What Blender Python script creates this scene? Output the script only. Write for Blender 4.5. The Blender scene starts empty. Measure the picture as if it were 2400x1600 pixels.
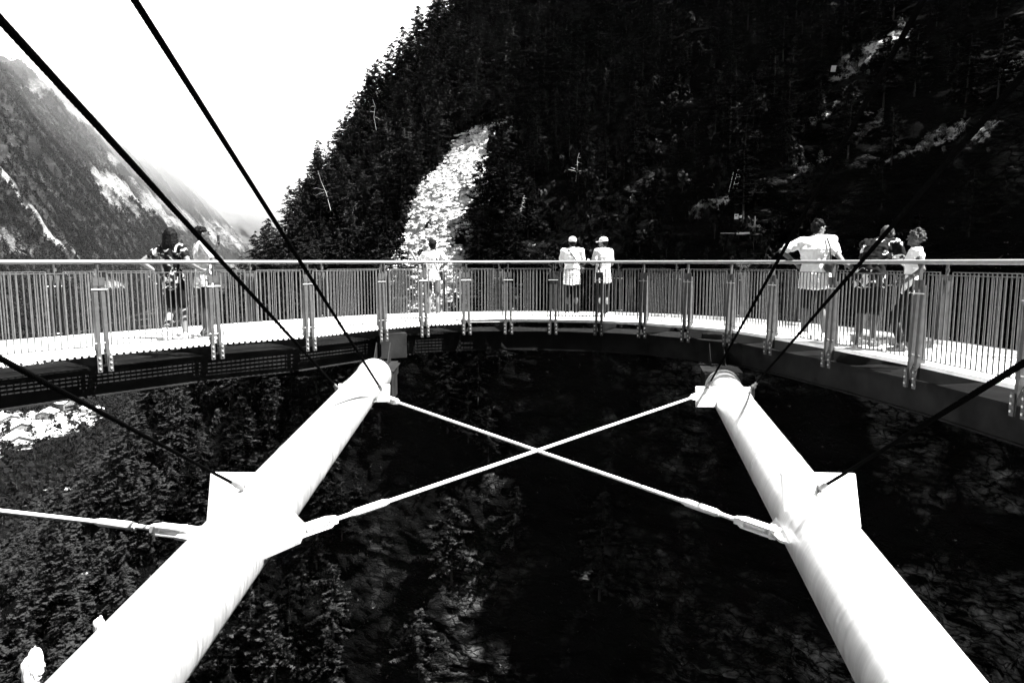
import bpy, bmesh, math, random
import numpy as np
from mathutils import Vector, Matrix
R_ = math.radians
PI = math.pi
sc = bpy.context.scene
C = sc.collection
random.seed(7)
rng = np.random.default_rng(11)

# ------------------------------------------------------------------ helpers
class MB:
    """collects shapes, then links them as one mesh object"""
    def __init__(s):
        s.v = []; s.f = []
    def add(s, vs, fs):
        n = len(s.v)
        s.v += [tuple(p) for p in vs]
        s.f += [tuple(i + n for i in q) for q in fs]
        return s
    def box(s, c, sx, sy, sz, M=None, rz=0.0):
        M = M or Matrix.Rotation(rz, 3, 'Z')
        c = Vector(c)
        vs = [c + M @ Vector((x * sx / 2, y * sy / 2, z * sz / 2)) for z in (-1, 1) for y in (-1, 1) for x in (-1, 1)]
        return s.add(vs, [(0, 2, 3, 1), (4, 5, 7, 6), (0, 1, 5, 4), (2, 6, 7, 3), (0, 4, 6, 2), (1, 3, 7, 5)])
    def beam(s, a, b, w, h, up=(0, 0, 1)):
        a = Vector(a); b = Vector(b); d = b - a; L = d.length
        if L < 1e-6: return s
        d.normalize(); u = Vector(up); x = d.cross(u).normalized(); u = x.cross(d)
        M = Matrix((x, d, u)).transposed()
        return s.box((a + b) / 2, w, L, h, M)
    def tube(s, pts, r, n=10, cap=True, closed=False):
        pts = [Vector(p) for p in pts]
        rs = r if isinstance(r, (list, tuple)) else [r] * len(pts)
        base = len(s.v); prev = None
        for i, p in enumerate(pts):
            if i == 0: d = pts[1] - pts[0]
            elif i == len(pts) - 1: d = pts[-1] - pts[-2]
            else: d = (pts[i + 1] - pts[i]).normalized() + (pts[i] - pts[i - 1]).normalized()
            d.normalize()
            if prev is None:
                x = d.cross(Vector((0, 0, 1)))
                if x.length < .05: x = d.cross(Vector((1, 0, 0)))
                x.normalize()
            else:
                x = (prev - d * prev.dot(d)).normalized()
            prev = x; y = d.cross(x)
            for k in range(n):
                t = 2 * PI * k / n
                s.v.append(tuple(p + (x * math.cos(t) + y * math.sin(t)) * rs[i]))
        for i in range(len(pts) - 1):
            for k in range(n):
                a = base + i * n + k; b = base + i * n + (k + 1) % n
                s.f.append((a, b, b + n, a + n))
        if cap:
            s.f.append(tuple(base + k for k in range(n))[::-1])
            s.f.append(tuple(base + (len(pts) - 1) * n + k for k in range(n)))
        return s
    def prism(s, poly, off):
        """poly: planar 3D outline, off: thickness vector"""
        n = len(poly); off = Vector(off)
        vs = [Vector(p) for p in poly] + [Vector(p) + off for p in poly]
        fs = [tuple(range(n))[::-1], tuple(range(n, 2 * n))] + [(i, (i + 1) % n, n + (i + 1) % n, n + i) for i in range(n)]
        return s.add(vs, fs)
    def capsule(s, a, b, ra, rb, n=12, k=4):
        a = Vector(a); b = Vector(b); d = (b - a)
        L = d.length
        d = d.normalized() if L > 1e-6 else Vector((0, 0, 1))
        pts = []; rs = []
        for i in range(k + 1):
            t = PI / 2 * (1 - i / k); pts.append(a - d * ra * math.sin(t)); rs.append(max(ra * math.cos(t), 1e-4))
        for i in range(k + 1):
            t = PI / 2 * i / k; pts.append(b + d * rb * math.sin(t)); rs.append(max(rb * math.cos(t), 1e-4))
        if L < 1e-6: pts = pts[:k + 1] + pts[k + 2:]; rs = rs[:k + 1] + rs[k + 2:]
        return s.tube(pts, rs, n)
    def ell(s, c, rx, ry, rz, M=None, n=16, m=10):
        M = M or Matrix.Identity(3); c = Vector(c); base = len(s.v)
        for i in range(m + 1):
            t = PI * i / m
            for j in range(n):
                p = 2 * PI * j / n; st = max(math.sin(t), 1e-3)
                s.v.append(tuple(c + M @ Vector((rx * st * math.cos(p), ry * st * math.sin(p), rz * math.cos(t)))))
        for i in range(m):
            for j in range(n):
                a = base + i * n + j; b = base + i * n + (j + 1) % n
                s.f.append((a, a + n, b + n, b))
        s.f.append(tuple(base + k for k in range(n)))
        s.f.append(tuple(base + m * n + k for k in range(n))[::-1])
        return s
    def mesh(s, name):
        me = bpy.data.meshes.new(name); me.from_pydata(s.v, [], s.f); me.update(); return me
    def build(s, name, m, parent=None, smooth=False, loc=None, bevel=0):
        me = s.mesh(name)
        if m: me.materials.append(m)
        if smooth:
            me.polygons.foreach_set('use_smooth', [True] * len(me.polygons))
        o = bpy.data.objects.new(name, me); C.objects.link(o)
        if smooth == 'auto':
            me.set_sharp_from_angle(angle=R_(35))
        if parent: o.parent = parent
        if loc: o.location = loc
        if bevel:
            b = o.modifiers.new('bevel', 'BEVEL'); b.width = bevel; b.segments = 2; b.limit_method = 'ANGLE'
        return o

def tag(o, label=None, cat=None, group=None, kind=None):
    if label: o['label'] = label
    if cat: o['category'] = cat
    if group: o['group'] = group
    if kind: o['kind'] = kind
    return o
def empty(name, label, cat, loc=(0, 0, 0), rz=0, group=None):
    o = bpy.data.objects.new(name, None); C.objects.link(o)
    o.location = loc; o.rotation_euler = (0, 0, rz)
    o.empty_display_size = .2
    return tag(o, label, cat, group)

# ------------------------------------------------------------------ materials
def mat(name, base=.5, rough=.6, metal=0., nscale=0, namp=0., bump=0., bscale=20, attr=None, spec=.5, coord='Object'):
    m = bpy.data.materials.new(name); m.use_nodes = True
    nt = m.node_tree; N = nt.nodes; L = nt.links
    bs = N['Principled BSDF']
    bs.inputs['Base Color'].default_value = (base, base, base, 1)
    bs.inputs['Roughness'].default_value = rough
    bs.inputs['Metallic'].default_value = metal
    bs.inputs['Specular IOR Level'].default_value = spec
    tc = N.new('ShaderNodeTexCoord')
    if namp:
        no = N.new('ShaderNodeTexNoise'); no.inputs['Scale'].default_value = nscale; no.inputs['Detail'].default_value = 6
        L.new(tc.outputs[coord], no.inputs['Vector'])
        mr = N.new('ShaderNodeMapRange'); mr.inputs[1].default_value = .3; mr.inputs[2].default_value = .7
        mr.inputs[3].default_value = base * (1 - namp); mr.inputs[4].default_value = min(base * (1 + namp), .95)
        L.new(no.outputs['Fac'], mr.inputs[0])
        L.new(mr.outputs[0], bs.inputs['Base Color'])
    if bump:
        n2 = N.new('ShaderNodeTexNoise'); n2.inputs['Scale'].default_value = bscale; n2.inputs['Detail'].default_value = 5
        L.new(tc.outputs[coord], n2.inputs['Vector'])
        b = N.new('ShaderNodeBump'); b.inputs['Strength'].default_value = bump; b.inputs['Distance'].default_value = .01
        L.new(n2.outputs['Fac'], b.inputs['Height']); L.new(b.outputs[0], bs.inputs['Normal'])
    return m

M = {}
M['galv'] = mat('galvanised_steel', .095, .5, .2, 14, .22, .15, 60, spec=.2)
M['post'] = mat('post_steel', .068, .5, .2, 10, .25, .1, 60, spec=.2)
M['hand'] = mat('handrail_steel', .22, .45, .1, 6, .1, spec=.2)
M['deck'] = mat('deck_aluminium', .85, .5, .0, 5, .15)
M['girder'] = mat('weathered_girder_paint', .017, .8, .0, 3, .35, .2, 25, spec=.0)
M['white'] = mat('white_rod_steel', .8, .35, .1, 8, .06)
M['bolt'] = mat('bright_bolt_zinc', .45, .3, .4)
M['cable'] = mat('cable_wire', .002, .7, .0, 40, .3, spec=.0)
M['dark'] = mat('dark_rubber', .02, .7)

def tube_mat():
    m = mat('brushed_tube_steel', .8, .34, .8, spec=.2)
    nt = m.node_tree; N = nt.nodes; L = nt.links; bs = N['Principled BSDF']
    tc = N.new('ShaderNodeTexCoord'); mp = N.new('ShaderNodeMapping'); mp.inputs['Scale'].default_value = (.6, 9, .6)
    mp.inputs['Rotation'].default_value = (0.25, 0, .2)
    L.new(tc.outputs['Object'], mp.inputs[0])
    no = N.new('ShaderNodeTexNoise'); no.inputs['Scale'].default_value = 3; no.inputs['Detail'].default_value = 8; no.inputs['Roughness'].default_value = .65
    L.new(mp.outputs[0], no.inputs['Vector'])
    mr = N.new('ShaderNodeMapRange'); mr.inputs[1].default_value = .3; mr.inputs[2].default_value = .7; mr.inputs[3].default_value = .62; mr.inputs[4].default_value = .86
    L.new(no.outputs['Fac'], mr.inputs[0]); L.new(mr.outputs[0], bs.inputs['Base Color'])
    mr2 = N.new('ShaderNodeMapRange'); mr2.inputs[1].default_value = .3; mr2.inputs[2].default_value = .7; mr2.inputs[3].default_value = .3; mr2.inputs[4].default_value = .55
    L.new(no.outputs['Fac'], mr2.inputs[0]); L.new(mr2.outputs[0], bs.inputs['Roughness'])
    return m
M['tube'] = tube_mat()

def leaf_mat(name, lo, hi, scale=.35, a=.62, b=1.05):
    """dark leaves with sunlit sprays painted by noise over the crown, plus a different tone for each tree"""
    m = bpy.data.materials.new(name); m.use_nodes = True
    nt = m.node_tree; N = nt.nodes; L = nt.links; bs = N['Principled BSDF']
    bs.inputs['Roughness'].default_value = .9; bs.inputs['Specular IOR Level'].default_value = .02
    tc = N.new('ShaderNodeTexCoord'); oi = N.new('ShaderNodeObjectInfo')
    no = N.new('ShaderNodeTexNoise'); no.inputs['Scale'].default_value = scale; no.inputs['Detail'].default_value = 5; no.inputs['Roughness'].default_value = .7
    L.new(tc.outputs['Object'], no.inputs['Vector'])
    ad = N.new('ShaderNodeMath'); ad.operation = 'MULTIPLY_ADD'; ad.inputs[1].default_value = .16
    L.new(oi.outputs['Random'], ad.inputs[0]); L.new(no.outputs['Fac'], ad.inputs[2])
    mr = N.new('ShaderNodeMapRange'); mr.inputs[1].default_value = a; mr.inputs[2].default_value = b
    mr.inputs[3].default_value = lo; mr.inputs[4].default_value = hi
    L.new(ad.outputs[0], mr.inputs[0]); L.new(mr.outputs[0], bs.inputs['Base Color'])
    return m
M['needle'] = leaf_mat('conifer_needles', .0005, .027, .9, .60, .82)
M['needle_far'] = leaf_mat('distant_conifer_needles', .0005, .018, .30, .52, .72)
M['leaf'] = leaf_mat('broadleaf_foliage', .02, .09)
M['bark'] = mat('conifer_bark', .01, .9, 0, 4, .5)
M['dead'] = mat('bleached_dead_wood', .22, .8, 0, 3, .3)

def terrain_mat(name, dark, rock, pale, cracks=True, bump=1.0, scale=1.0, soil=None, shade_speck=.9, edge=(.35, .6)):
    """attribute 'pale' bares scree, attribute 'rocky' bares rock, the rest is dark soil and moss"""
    m = bpy.data.materials.new(name); m.use_nodes = True
    nt = m.node_tree; N = nt.nodes; L = nt.links; bs = N['Principled BSDF']
    bs.inputs['Roughness'].default_value = 1.0; bs.inputs['Specular IOR Level'].default_value = 0.0
    soil = dark if soil is None else soil
    def nz(sc_, det, ro, dist, vec):
        n = N.new('ShaderNodeTexNoise'); n.inputs['Scale'].default_value = sc_; n.inputs['Detail'].default_value = det; n.inputs['Roughness'].default_value = ro; n.inputs['Distortion'].default_value = dist
        L.new(vec, n.inputs['Vector']); return n.outputs['Fac']
    def ramp(v, a, b, c0, c1):
        q = N.new('ShaderNodeMapRange'); q.inputs[1].default_value = a; q.inputs[2].default_value = b; q.inputs[3].default_value = c0; q.inputs[4].default_value = c1
        L.new(v, q.inputs[0]); return q.outputs[0]
    def op(o, a, b):
        q = N.new('ShaderNodeMath'); q.operation = o
        for i, v in enumerate((a, b)):
            if isinstance(v, (int, float)): q.inputs[i].default_value = v
            else: L.new(v, q.inputs[i])
        return q.outputs[0]
    geo = N.new('ShaderNodeNewGeometry'); pos = geo.outputs['Position']
    mp = N.new('ShaderNodeMapping'); mp.inputs['Scale'].default_value = (.20 * scale, .20 * scale, .60 * scale); mp.inputs['Rotation'].default_value = (.12, .22, 0)
    L.new(pos, mp.inputs[0])
    n1 = nz(1.5, 11, .72, .35, mp.outputs[0])
    n2 = nz(.05 * scale, 7, .6, .4, pos)
    n4 = nz(.21 * scale, 8, .7, .2, pos)
    h = n1
    col = ramp(n1, .44, .70, dark, rock)
    if cracks:
        wv = N.new('ShaderNodeVectorMath'); wv.operation = 'SCALE'; wv.inputs['Scale'].default_value = 1.0
        nc = N.new('ShaderNodeTexNoise'); nc.inputs['Scale'].default_value = 1.1; nc.inputs['Detail'].default_value = 4; L.new(mp.outputs[0], nc.inputs['Vector'])
        L.new(nc.outputs['Color'], wv.inputs[0])
        av = N.new('ShaderNodeVectorMath'); av.operation = 'ADD'; L.new(mp.outputs[0], av.inputs[0]); L.new(wv.outputs[0], av.inputs[1])
        vo = N.new('ShaderNodeTexVoronoi'); vo.feature = 'DISTANCE_TO_EDGE'; vo.inputs['Scale'].default_value = 2.6; L.new(av.outputs[0], vo.inputs['Vector'])
        ck = ramp(vo.outputs['Distance'], .0, .10, 0, 1)
        col = op('MULTIPLY', col, ck); h = op('ADD', n1, op('MULTIPLY', ck, .25))
    rk = N.new('ShaderNodeAttribute'); rk.attribute_name = 'rocky'
    patch = op('MULTIPLY', ramp(n2, .47, .62, 0, 1), ramp(n4, .40, .58, .15, 1))
    patch = op('MULTIPLY', patch, rk.outputs['Fac'])
    m1 = N.new('ShaderNodeMix'); m1.data_type = 'FLOAT'; m1.inputs['A'].default_value = soil; L.new(patch, m1.inputs['Factor']); L.new(col, m1.inputs['B'])
    at = N.new('ShaderNodeAttribute'); at.attribute_name = 'pale'
    n3 = nz(.9 * scale, 8, .75, 0, pos)
    n5 = nz(3.2 * scale, 4, .7, .6, mp.outputs[0])
    st = ramp(op('ADD', at.outputs['Fac'], op('MULTIPLY', op('SUBTRACT', n3, .5), 2.4)), edge[0], edge[1], 0, 1)
    pr = op('MULTIPLY', ramp(n3, .30, .5, pale * (1 - shade_speck), pale), ramp(n5, .34, .46, 1 - shade_speck, 1))  # dark specks paint in the shadows of scree debris
    m2 = N.new('ShaderNodeMix'); m2.data_type = 'FLOAT'; L.new(st, m2.inputs['Factor']); L.new(m1.outputs['Result'], m2.inputs['A']); L.new(pr, m2.inputs['B'])
    L.new(m2.outputs['Result'], bs.inputs['Base Color'])
    if bump:
        b = N.new('ShaderNodeBump'); b.inputs['Strength'].default_value = 1.0; b.inputs['Distance'].default_value = bump
        L.new(op('ADD', h, op('MULTIPLY', n3, .6)), b.inputs['Height']); L.new(b.outputs[0], bs.inputs['Normal'])
    return m

# ------------------------------------------------------------------ numpy noise
_perm = np.concatenate([np.random.default_rng(3).permutation(256)] * 2)
_g = np.random.default_rng(5).normal(size=(256, 3)); _g /= np.linalg.norm(_g, axis=1)[:, None]
def noise(x, y, z):
    x, y, z = np.broadcast_arrays(x, y, z)
    xi = np.floor(x).astype(int); yi = np.floor(y).astype(int); zi = np.floor(z).astype(int)
    xf = x - xi; yf = y - yi; zf = z - zi
    f = lambda t: t * t * t * (t * (t * 6 - 15) + 10)
    u, v, w = f(xf), f(yf), f(zf); out = 0
    for i in (0, 1):
        for j in (0, 1):
            for k in (0, 1):
                g = _g[_perm[_perm[_perm[(xi + i) & 255] + ((yi + j) & 255)] + ((zi + k) & 255)]]
                d = g[..., 0] * (xf - i) + g[..., 1] * (yf - j) + g[..., 2] * (zf - k)
                out = out + d * (u if i else 1 - u) * (v if j else 1 - v) * (w if k else 1 - w)
    return out
def fbm(x, y, z, o=5, lac=2.1, gain=.5):
    a = 1; s = 0
    for i in range(o):
        s = s + a * noise(x + 17 * i, y - 9 * i, z + 5 * i); x = x * lac; y = y * lac; z = z * lac; a *= gain
    return s
def grid_object(name, P, m, pale=None, rocky=None, label=None, kind='structure', smooth=True):
    nu, nv = P.shape[:2]
    idx = np.arange(nu * nv).reshape(nu, nv)
    q = np.stack([idx[:-1, :-1], idx[1:, :-1], idx[1:, 1:], idx[:-1, 1:]], -1).reshape(-1, 4)
    me = bpy.data.meshes.new(name)
    me.vertices.add(nu * nv); me.vertices.foreach_set('co', P.reshape(-1).astype(np.float32))
    me.loops.add(q.size); me.loops.foreach_set('vertex_index', q.reshape(-1).astype(np.int32))
    me.polygons.add(len(q)); me.polygons.foreach_set('loop_start', np.arange(0, q.size, 4, dtype=np.int32))
    me.update(calc_edges=True); me.validate()
    if smooth: me.polygons.foreach_set('use_smooth', [True] * len(me.polygons))
    if pale is not None:
        a = me.attributes.new('pale', 'FLOAT', 'POINT'); a.data.foreach_set('value', pale.reshape(-1).astype(np.float32))
    a = me.attributes.new('rocky', 'FLOAT', 'POINT'); a.data.foreach_set('value', (np.ones(nu * nv) if rocky is None else rocky.reshape(-1)).astype(np.float32))
    me.materials.append(m)
    o = bpy.data.objects.new(name, me); C.objects.link(o)
    return tag(o, label, None, None, kind)
def sstep(a, b, x):
    t = np.clip((x - a) / (b - a), 0, 1); return t * t * (3 - 2 * t)

# ================================================================== WALKWAY
INNER = [(-8.6, 4.6), (-7.6, 6.5), (-6.62, 7.95), (-5.65, 9.33), (-4.63, 10.58), (-3.47, 11.57), (-2.50, 12.98), (-1.80, 13.75), (-.96, 14.18), (-.08, 14.30),
         (.86, 14.25), (1.80, 14.03), (2.62, 13.55), (3.32, 12.85), (3.90, 12.12), (4.24, 11.05), (4.57, 9.69), (4.85, 8.09), (4.98, 6.5), (5.02, 4.9), (5.0, 3.3)]
OUTER = [(-10.1, 5.6), (-8.9, 7.6), (-7.95, 9.2), (-7.0, 10.5), (-6.0, 11.78), (-4.95, 13.0), (-3.9, 14.1), (-2.78, 15.0), (-1.6, 15.6), (-.3, 15.85),
         (1.0, 15.85), (2.42, 15.65), (3.58, 15.0), (4.68, 14.1), (5.46, 12.95), (6.02, 11.75), (6.32, 10.0), (6.55, 8.5), (6.68, 6.9), (6.7, 5.2), (6.68, 3.4)]
IN = [Vector((x, y, 0)) for x, y in INNER]
OUT = [Vector((x, y, 0)) for x, y in OUTER]
def edge_normals(P, sgn):
    """unit vector at each vertex pointing off the walkway"""
    ns = []
    for i in range(len(P)):
        d = (P[min(i + 1, len(P) - 1)] - P[max(i - 1, 0)]).normalized()
        ns.append(Vector((d.y, -d.x, 0)) * sgn)
    return ns
NI = edge_normals(IN, 1)     # inner edge: towards the inside of the bend (camera side)
NO = edge_normals(OUT, -1)
def pick(P, k, f):
    k = min(max(k, 0), len(P) - 1); return P[k]

walk = empty('walkway', 'curved steel walkway with a bright grated deck on a dark girder above the gorge', 'walkway')
# --- grating deck: long bars and thin cross bars, one mesh
dm = MB()
inset = .02
NB = 64
for i in range(len(IN) - 1):
    a, b, c, d = IN[i], IN[i + 1], OUT[i], OUT[i + 1]
    for k in range(NB):
        t0 = (k + .08) / NB; t1 = (k + .56) / NB
        q = [a.lerp(c, t0), b.lerp(d, t0), b.lerp(d, t1), a.lerp(c, t1)]
        n = len(dm.v)
        dm.v += [(p.x, p.y, 0) for p in q] + [(p.x, p.y, -.012) for p in q]
        dm.f += [(n, n + 1, n + 2, n + 3)[::-1], (n + 4, n + 5, n + 6, n + 7), (n, n + 1, n + 5, n + 4), (n + 2, n + 3, n + 7, n + 6), (n + 1, n + 2, n + 6, n + 5), (n + 3, n, n + 4, n + 7)]
    L = (b - a).length; m_ = max(2, int(L / .085))
    for k in range(m_):
        t = (k + .5) / m_
        p, q = a.lerp(b, t), c.lerp(d, t)
        dm.beam((p.x, p.y, -.019), (q.x, q.y, -.016), .005, .007)
deck = dm.build('deck', M['deck'], walk)
# --- edge angle with teeth
em = MB()
for P, Nn in ((IN, NI), (OUT, NO)):
    for i in range(len(P) - 1):
        a, b = P[i], P[i + 1]
        em.beam((a.x, a.y, -.022), (b.x, b.y, -.022), .018, .05)
        d = (b - a).normalized(); L = (b - a).length; k = int(L / .085); n = Nn[i] * .02
        ol = [Vector((a.x, a.y, -.048)), Vector((b.x, b.y, -.048))]
        for j in range(k - 1, -1, -1):
            for t, z in ((.77, -.058), (.77, -.082), (.23, -.082), (.23, -.058)):
                p = a.lerp(b, (j + t) / k); ol.append(Vector((p.x, p.y, z)))
        if P is IN and i < 8:
            tm = MB(); tm.prism([p + n * .1 for p in ol], n * .9); tm.build('toothed_edge', M['deck'], walk)
em.build('edge_bar', M['deck'], walk)
# kick plates at the outer edge
km = MB()
for i in range(len(OUT) - 1):
    a = OUT[i] - NO[i] * .06; b = OUT[i + 1] - NO[i + 1] * .06
    km.beam((a.x, a.y, .035), (b.x, b.y, .035), .008, .06)
km.build('kick_plate', M['deck'], walk)
# --- box girder under the deck
gm = MB(); fm = MB()
def ring(i, off, z):
    t = off / max((IN[i] - OUT[i]).length, .1); p = IN[i].lerp(OUT[i], t); return Vector((p.x, p.y, z))
for i in range(len(IN) - 1):
    o0, o1, zt, zb = .30, 1.22, -.29, -.66
    q = [ring(i, o0, zb), ring(i + 1, o0, zb), ring(i + 1, o1, zb), ring(i, o1, zb)]
    r = [ring(i, o0, zt), ring(i + 1, o0, zt), ring(i + 1, o1, zt), ring(i, o1, zt)]
    n = len(gm.v); gm.v += [tuple(p) for p in q + r]
    gm.f += [(n, n + 3, n + 2, n + 1), (n + 4, n + 5, n + 6, n + 7), (n, n + 1, n + 5, n + 4), (n + 2, n + 3, n + 7, n + 6)]
    if i == 0: gm.f.append((n, n + 4, n + 7, n + 3))
    if i == len(IN) - 2: gm.f.append((n + 1, n + 2, n + 6, n + 5))
    # flanges
    for zc, o in ((-.278, .255), (-.672, .255)):
        q = [ring(i, o, zc - .01), ring(i + 1, o, zc - .01), ring(i + 1, 1.27, zc - .01), ring(i, 1.27, zc - .01)]
        fm.prism(q, (0, 0, .02))
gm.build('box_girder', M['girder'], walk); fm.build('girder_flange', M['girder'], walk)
# --- crossbeams under every post
for i in range(1, len(IN) - 1):
    cm = MB()
    a = IN[i] + NI[i] * (-.015); b = OUT[i] + NO[i] * (-.015)
    d = (b - a).normalized(); w = Vector((d.y, -d.x, 0)) * .035
    poly = [Vector((a.x, a.y, -.045)), Vector((b.x, b.y, -.045)), Vector((b.x, b.y, -.16)), Vector(((b - d * .35).x, (b - d * .35).y, -.262)), Vector(((a + d * .25).x, (a + d * .25).y, -.262)), Vector((a.x, a.y, -.2))]
    cm.prism([p - w for p in poly], w * 2)
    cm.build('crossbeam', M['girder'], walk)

# ------------------------------------------------------------------ railings
def make_post_mesh():
    """one railing post in local coordinates: +Y points off the walkway, origin on the deck edge"""
    m = MB()
    for sx in (-1, 1):
        # face flange
        m.prism([(sx * .020, .036, .99), (sx * .072, .036, .99), (sx * .078, .075, -.30), (sx * .035, .075, -.30)][::sx], (0, -.007, 0))
        # tapered web
        m.prism([(sx * .070, .029, .93), (sx * .070, -.012, .93), (sx * .070, -.05, -.02), (sx * .073, .066, -.06), (sx * .073, .066, -.28), (sx * .076, .0685, -.28)][:5], (sx * .004, 0, 0))
        m.prism([(sx * .022, .028, .93), (sx * .022, -.008, .93), (sx * .034, -.008, .0), (sx * .036, .066, -.1)], (sx * .004, 0, 0))
    return m
post_me = make_post_mesh().mesh('railing_post'); post_me.materials.append(M['post'])
cap = MB(); cap.box((0, .043, .935), .152, .006, .115); cap_me = cap.mesh('cap_plate'); cap_me.materials.append(M['post'])
stem = MB(); stem.box((0, .03, 1.035), .012, .05, .27); stem.box((0, .03, 1.17), .09, .03, .008)
stem.box((.022, .03, 1.08), .03, .012, .05)
stem_me = stem.mesh('handrail_bracket'); stem_me.materials.append(M['post'])
BAS = []
for sx in (-1, 1):
    bas = MB(); bas.box((sx * .072, .082, -.185), .058, .010, .23)
    for z in (-.10, -.175, -.25): bas.tube([(sx * .072, .086, z), (sx * .072, .101, z)], .014, 6)
    me = bas.mesh('base_plate'); me.materials.append(M['post']); me.materials.append(M['bolt'])
    for f in me.polygons:
        if f.index > 5: f.material_index = 1
    BAS.append(me)
bo = MB()
bo.tube([(-.1, .045, .83), (.1, .045, .83)], .008, 6)
bolt_me = bo.mesh('hinge_pin'); bolt_me.materials.append(M['bolt'])
bo = MB()
bo.tube([(-.1, .05, .10), (.1, .05, .10)], .008, 6)
bolt2_me = bo.mesh('hinge_pin'); bolt2_me.materials.append(M['bolt'])
def link_me(name, me, parent, loc=(0, 0, 0), rz=0):
    o = bpy.data.objects.new(name, me); C.objects.link(o); o.parent = parent; o.location = loc; o.rotation_euler = (0, 0, rz); return o

def railing(name, label, P, Nn, group):
    root = empty(name, label, 'railing', group=group)
    hm = MB()
    hp = [(p.x + n.x * .03, p.y + n.y * .03, 1.2) for p, n in zip(P, Nn)]
    hm.tube(hp, .028, 14)
    hm.build('handrail', M['hand'], root, smooth='auto')
    for i in range(len(P)):
        rz = math.atan2(Nn[i].y, Nn[i].x) - PI / 2
        if i in (0, len(P) - 1): continue
        po = link_me('railing_post', post_me, root, P[i], rz)
        for nm, me in (('cap_plate', cap_me), ('handrail_bracket', stem_me), ('base_plate', BAS[0]), ('base_plate', BAS[1]), ('hinge_pin', bolt_me), ('hinge_pin', bolt2_me)):
            link_me(nm, me, po)
    for i in range(len(P) - 1):
        a, b = P[i] + Nn[i] * .02, P[i + 1] + Nn[i + 1] * .02
        d = (b - a).normalized(); L = (b - a).length - .24; a2 = a + d * .12; b2 = b - d * .12
        pm = MB()
        for z in (1.05, .06):
            pm.beam((a2.x, a2.y, z), (b2.x, b2.y, z), .024, .01)
        k = max(3, round(L / .075))
        for j in range(k + 1):
            p = a2.lerp(b2, j / k)
            if j in (0, k): pm.box((p.x, p.y, .555), .022, .008, .98, rz=math.atan2(d.y, d.x))
            else: pm.tube([(p.x, p.y, .065), (p.x, p.y, 1.045)], .0085, 6, cap=False)
        pm.build('baluster_panel', M['galv'], root)
        for p in (a2, b2):
            q = p + (d * -.03 if p is a2 else d * .03)
    return root
railing('railing', 'metal baluster railing along the near edge of the curved walkway', IN, NI, 'railings along the walkway')
railing('railing', 'metal baluster railing along the far edge of the curved walkway, behind the people', OUT, NO, 'railings along the walkway')

# ------------------------------------------------------------------ supporting tubes
TL0, TL1 = Vector((-1.93, 3, -.87)), Vector((-2.33, 11, -.73))
TR0, TR1 = Vector((1.965, 3, -.852)), Vector((3.497, 11, -.90))
def on(a, b, y): return a + (b - a) * ((y - a.y) / (b.y - a.y))
TRAD = .265
def seam(mb, a, b, y, r, w=.03):
    d = (b - a).normalized(); c = on(a, b, y); mb.tube([c - d * w, c + d * w], r, 48)
def strut(label, a, b, yend, side):
    root = empty('support_tube', label, 'steel tube', group='steel tubes under the walkway')
    m = MB(); p0 = on(a, b, -4); p1 = on(a, b, yend)
    n = 24
    m.tube([p0.lerp(p1, i / n) for i in range(n + 1)], TRAD, 64)
    m.build('tube', M['tube'], root, smooth='auto')
    for y in (2.1, 6.6, 10.1):
        s = MB(); seam(s, a, b, y, TRAD + .004, .012); s.build('weld_seam', M['tube'], root, smooth='auto')
    # sleeve near the far end
    s = MB(); d = (b - a).normalized(); s.tube([on(a, b, yend - .02), on(a, b, yend + .05)], TRAD + .03, 64); s.build('end_flange', M['tube'], root, smooth='auto')
    # saddle plates: crosswise, standing on the upper half of the tube
    def saddle(y, x0, x1, zt, zb, slant=.0):
        c = on(a, b, y); s = MB()
        s.prism([(x0, y, zt), (x1, y, zt - .01), (x1 + slant, y - .06, zb), (x0 + slant, y - .06, zb)], (0, .035, 0))
        pl_ = s.build('saddle_plate', M['white'], root, bevel=.012)
        d = (b - a).normalized(); X_ = Vector((d.y, -d.x, 0)).normalized()
        w = MB(); pts = []
        for k in range(25):
            t = PI * k / 24; p = c + X_ * math.cos(t) * (TRAD + .006) + Vector((0, 0, math.sin(t) * (TRAD + .006))); p.y = y - .012 - .06 * max(0, (zt - p.z) / (zt - zb)) - .005; pts.append(p)
        w.tube(pts, .011, 6); w.build('weld_bead', M['tube'], pl_)
        return pl_
    if side < 0:
        saddle(5.2, -2.37, -1.70, -.44, -.87, -.03)
        saddle(9.8, -2.53, -1.78, -.56, -.82)
        f = MB(); f.prism([(-1.80, 5.45, -.86), (-1.60, 5.13, -.84), (-1.56, 4.83, -.84), (-1.78, 4.55, -.86)], (0, 0, -.02)); f.build('rod_lug', M['tube'], root)
        f = MB(); f.prism([(-2.15, 5.4, -.86), (-2.55, 5.1, -.86), (-2.55, 4.95, -.86), (-2.15, 4.8, -.86)], (0, 0, -.02)); f.build('rod_lug', M['tube'], root)
        f = MB(); f.prism([(-2.1, 10.2, -.8), (-1.85, 10.15, -.8), (-1.82, 9.9, -.8), (-2.1, 9.6, -.8)], (0, 0, -.02)); f.build('rod_lug', M['tube'], root)
    else:
        saddle(5.2, 2.11, 2.70, -.44, -.87, .04)
        saddle(9.9, 2.70, 3.52, -.62, -.92)
        f = MB(); f.prism([(2.25, 5.5, -.86), (1.98, 5.1, -.85), (1.99, 4.88, -.85), (2.2, 4.62, -.86)], (0, 0, -.02)); f.build('rod_lug', M['tube'], root)
        f = MB(); f.prism([(3.2, 10.5, -.82), (2.86, 10.4, -.82), (2.84, 10.15, -.82), (3.15, 9.9, -.82)], (0, 0, -.02)); f.build('rod_lug', M['tube'], root)
    return root
SL = strut('white steel tube running from the lower left up to the underside of the walkway', TL0, TL1, 11.45, -1)
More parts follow.
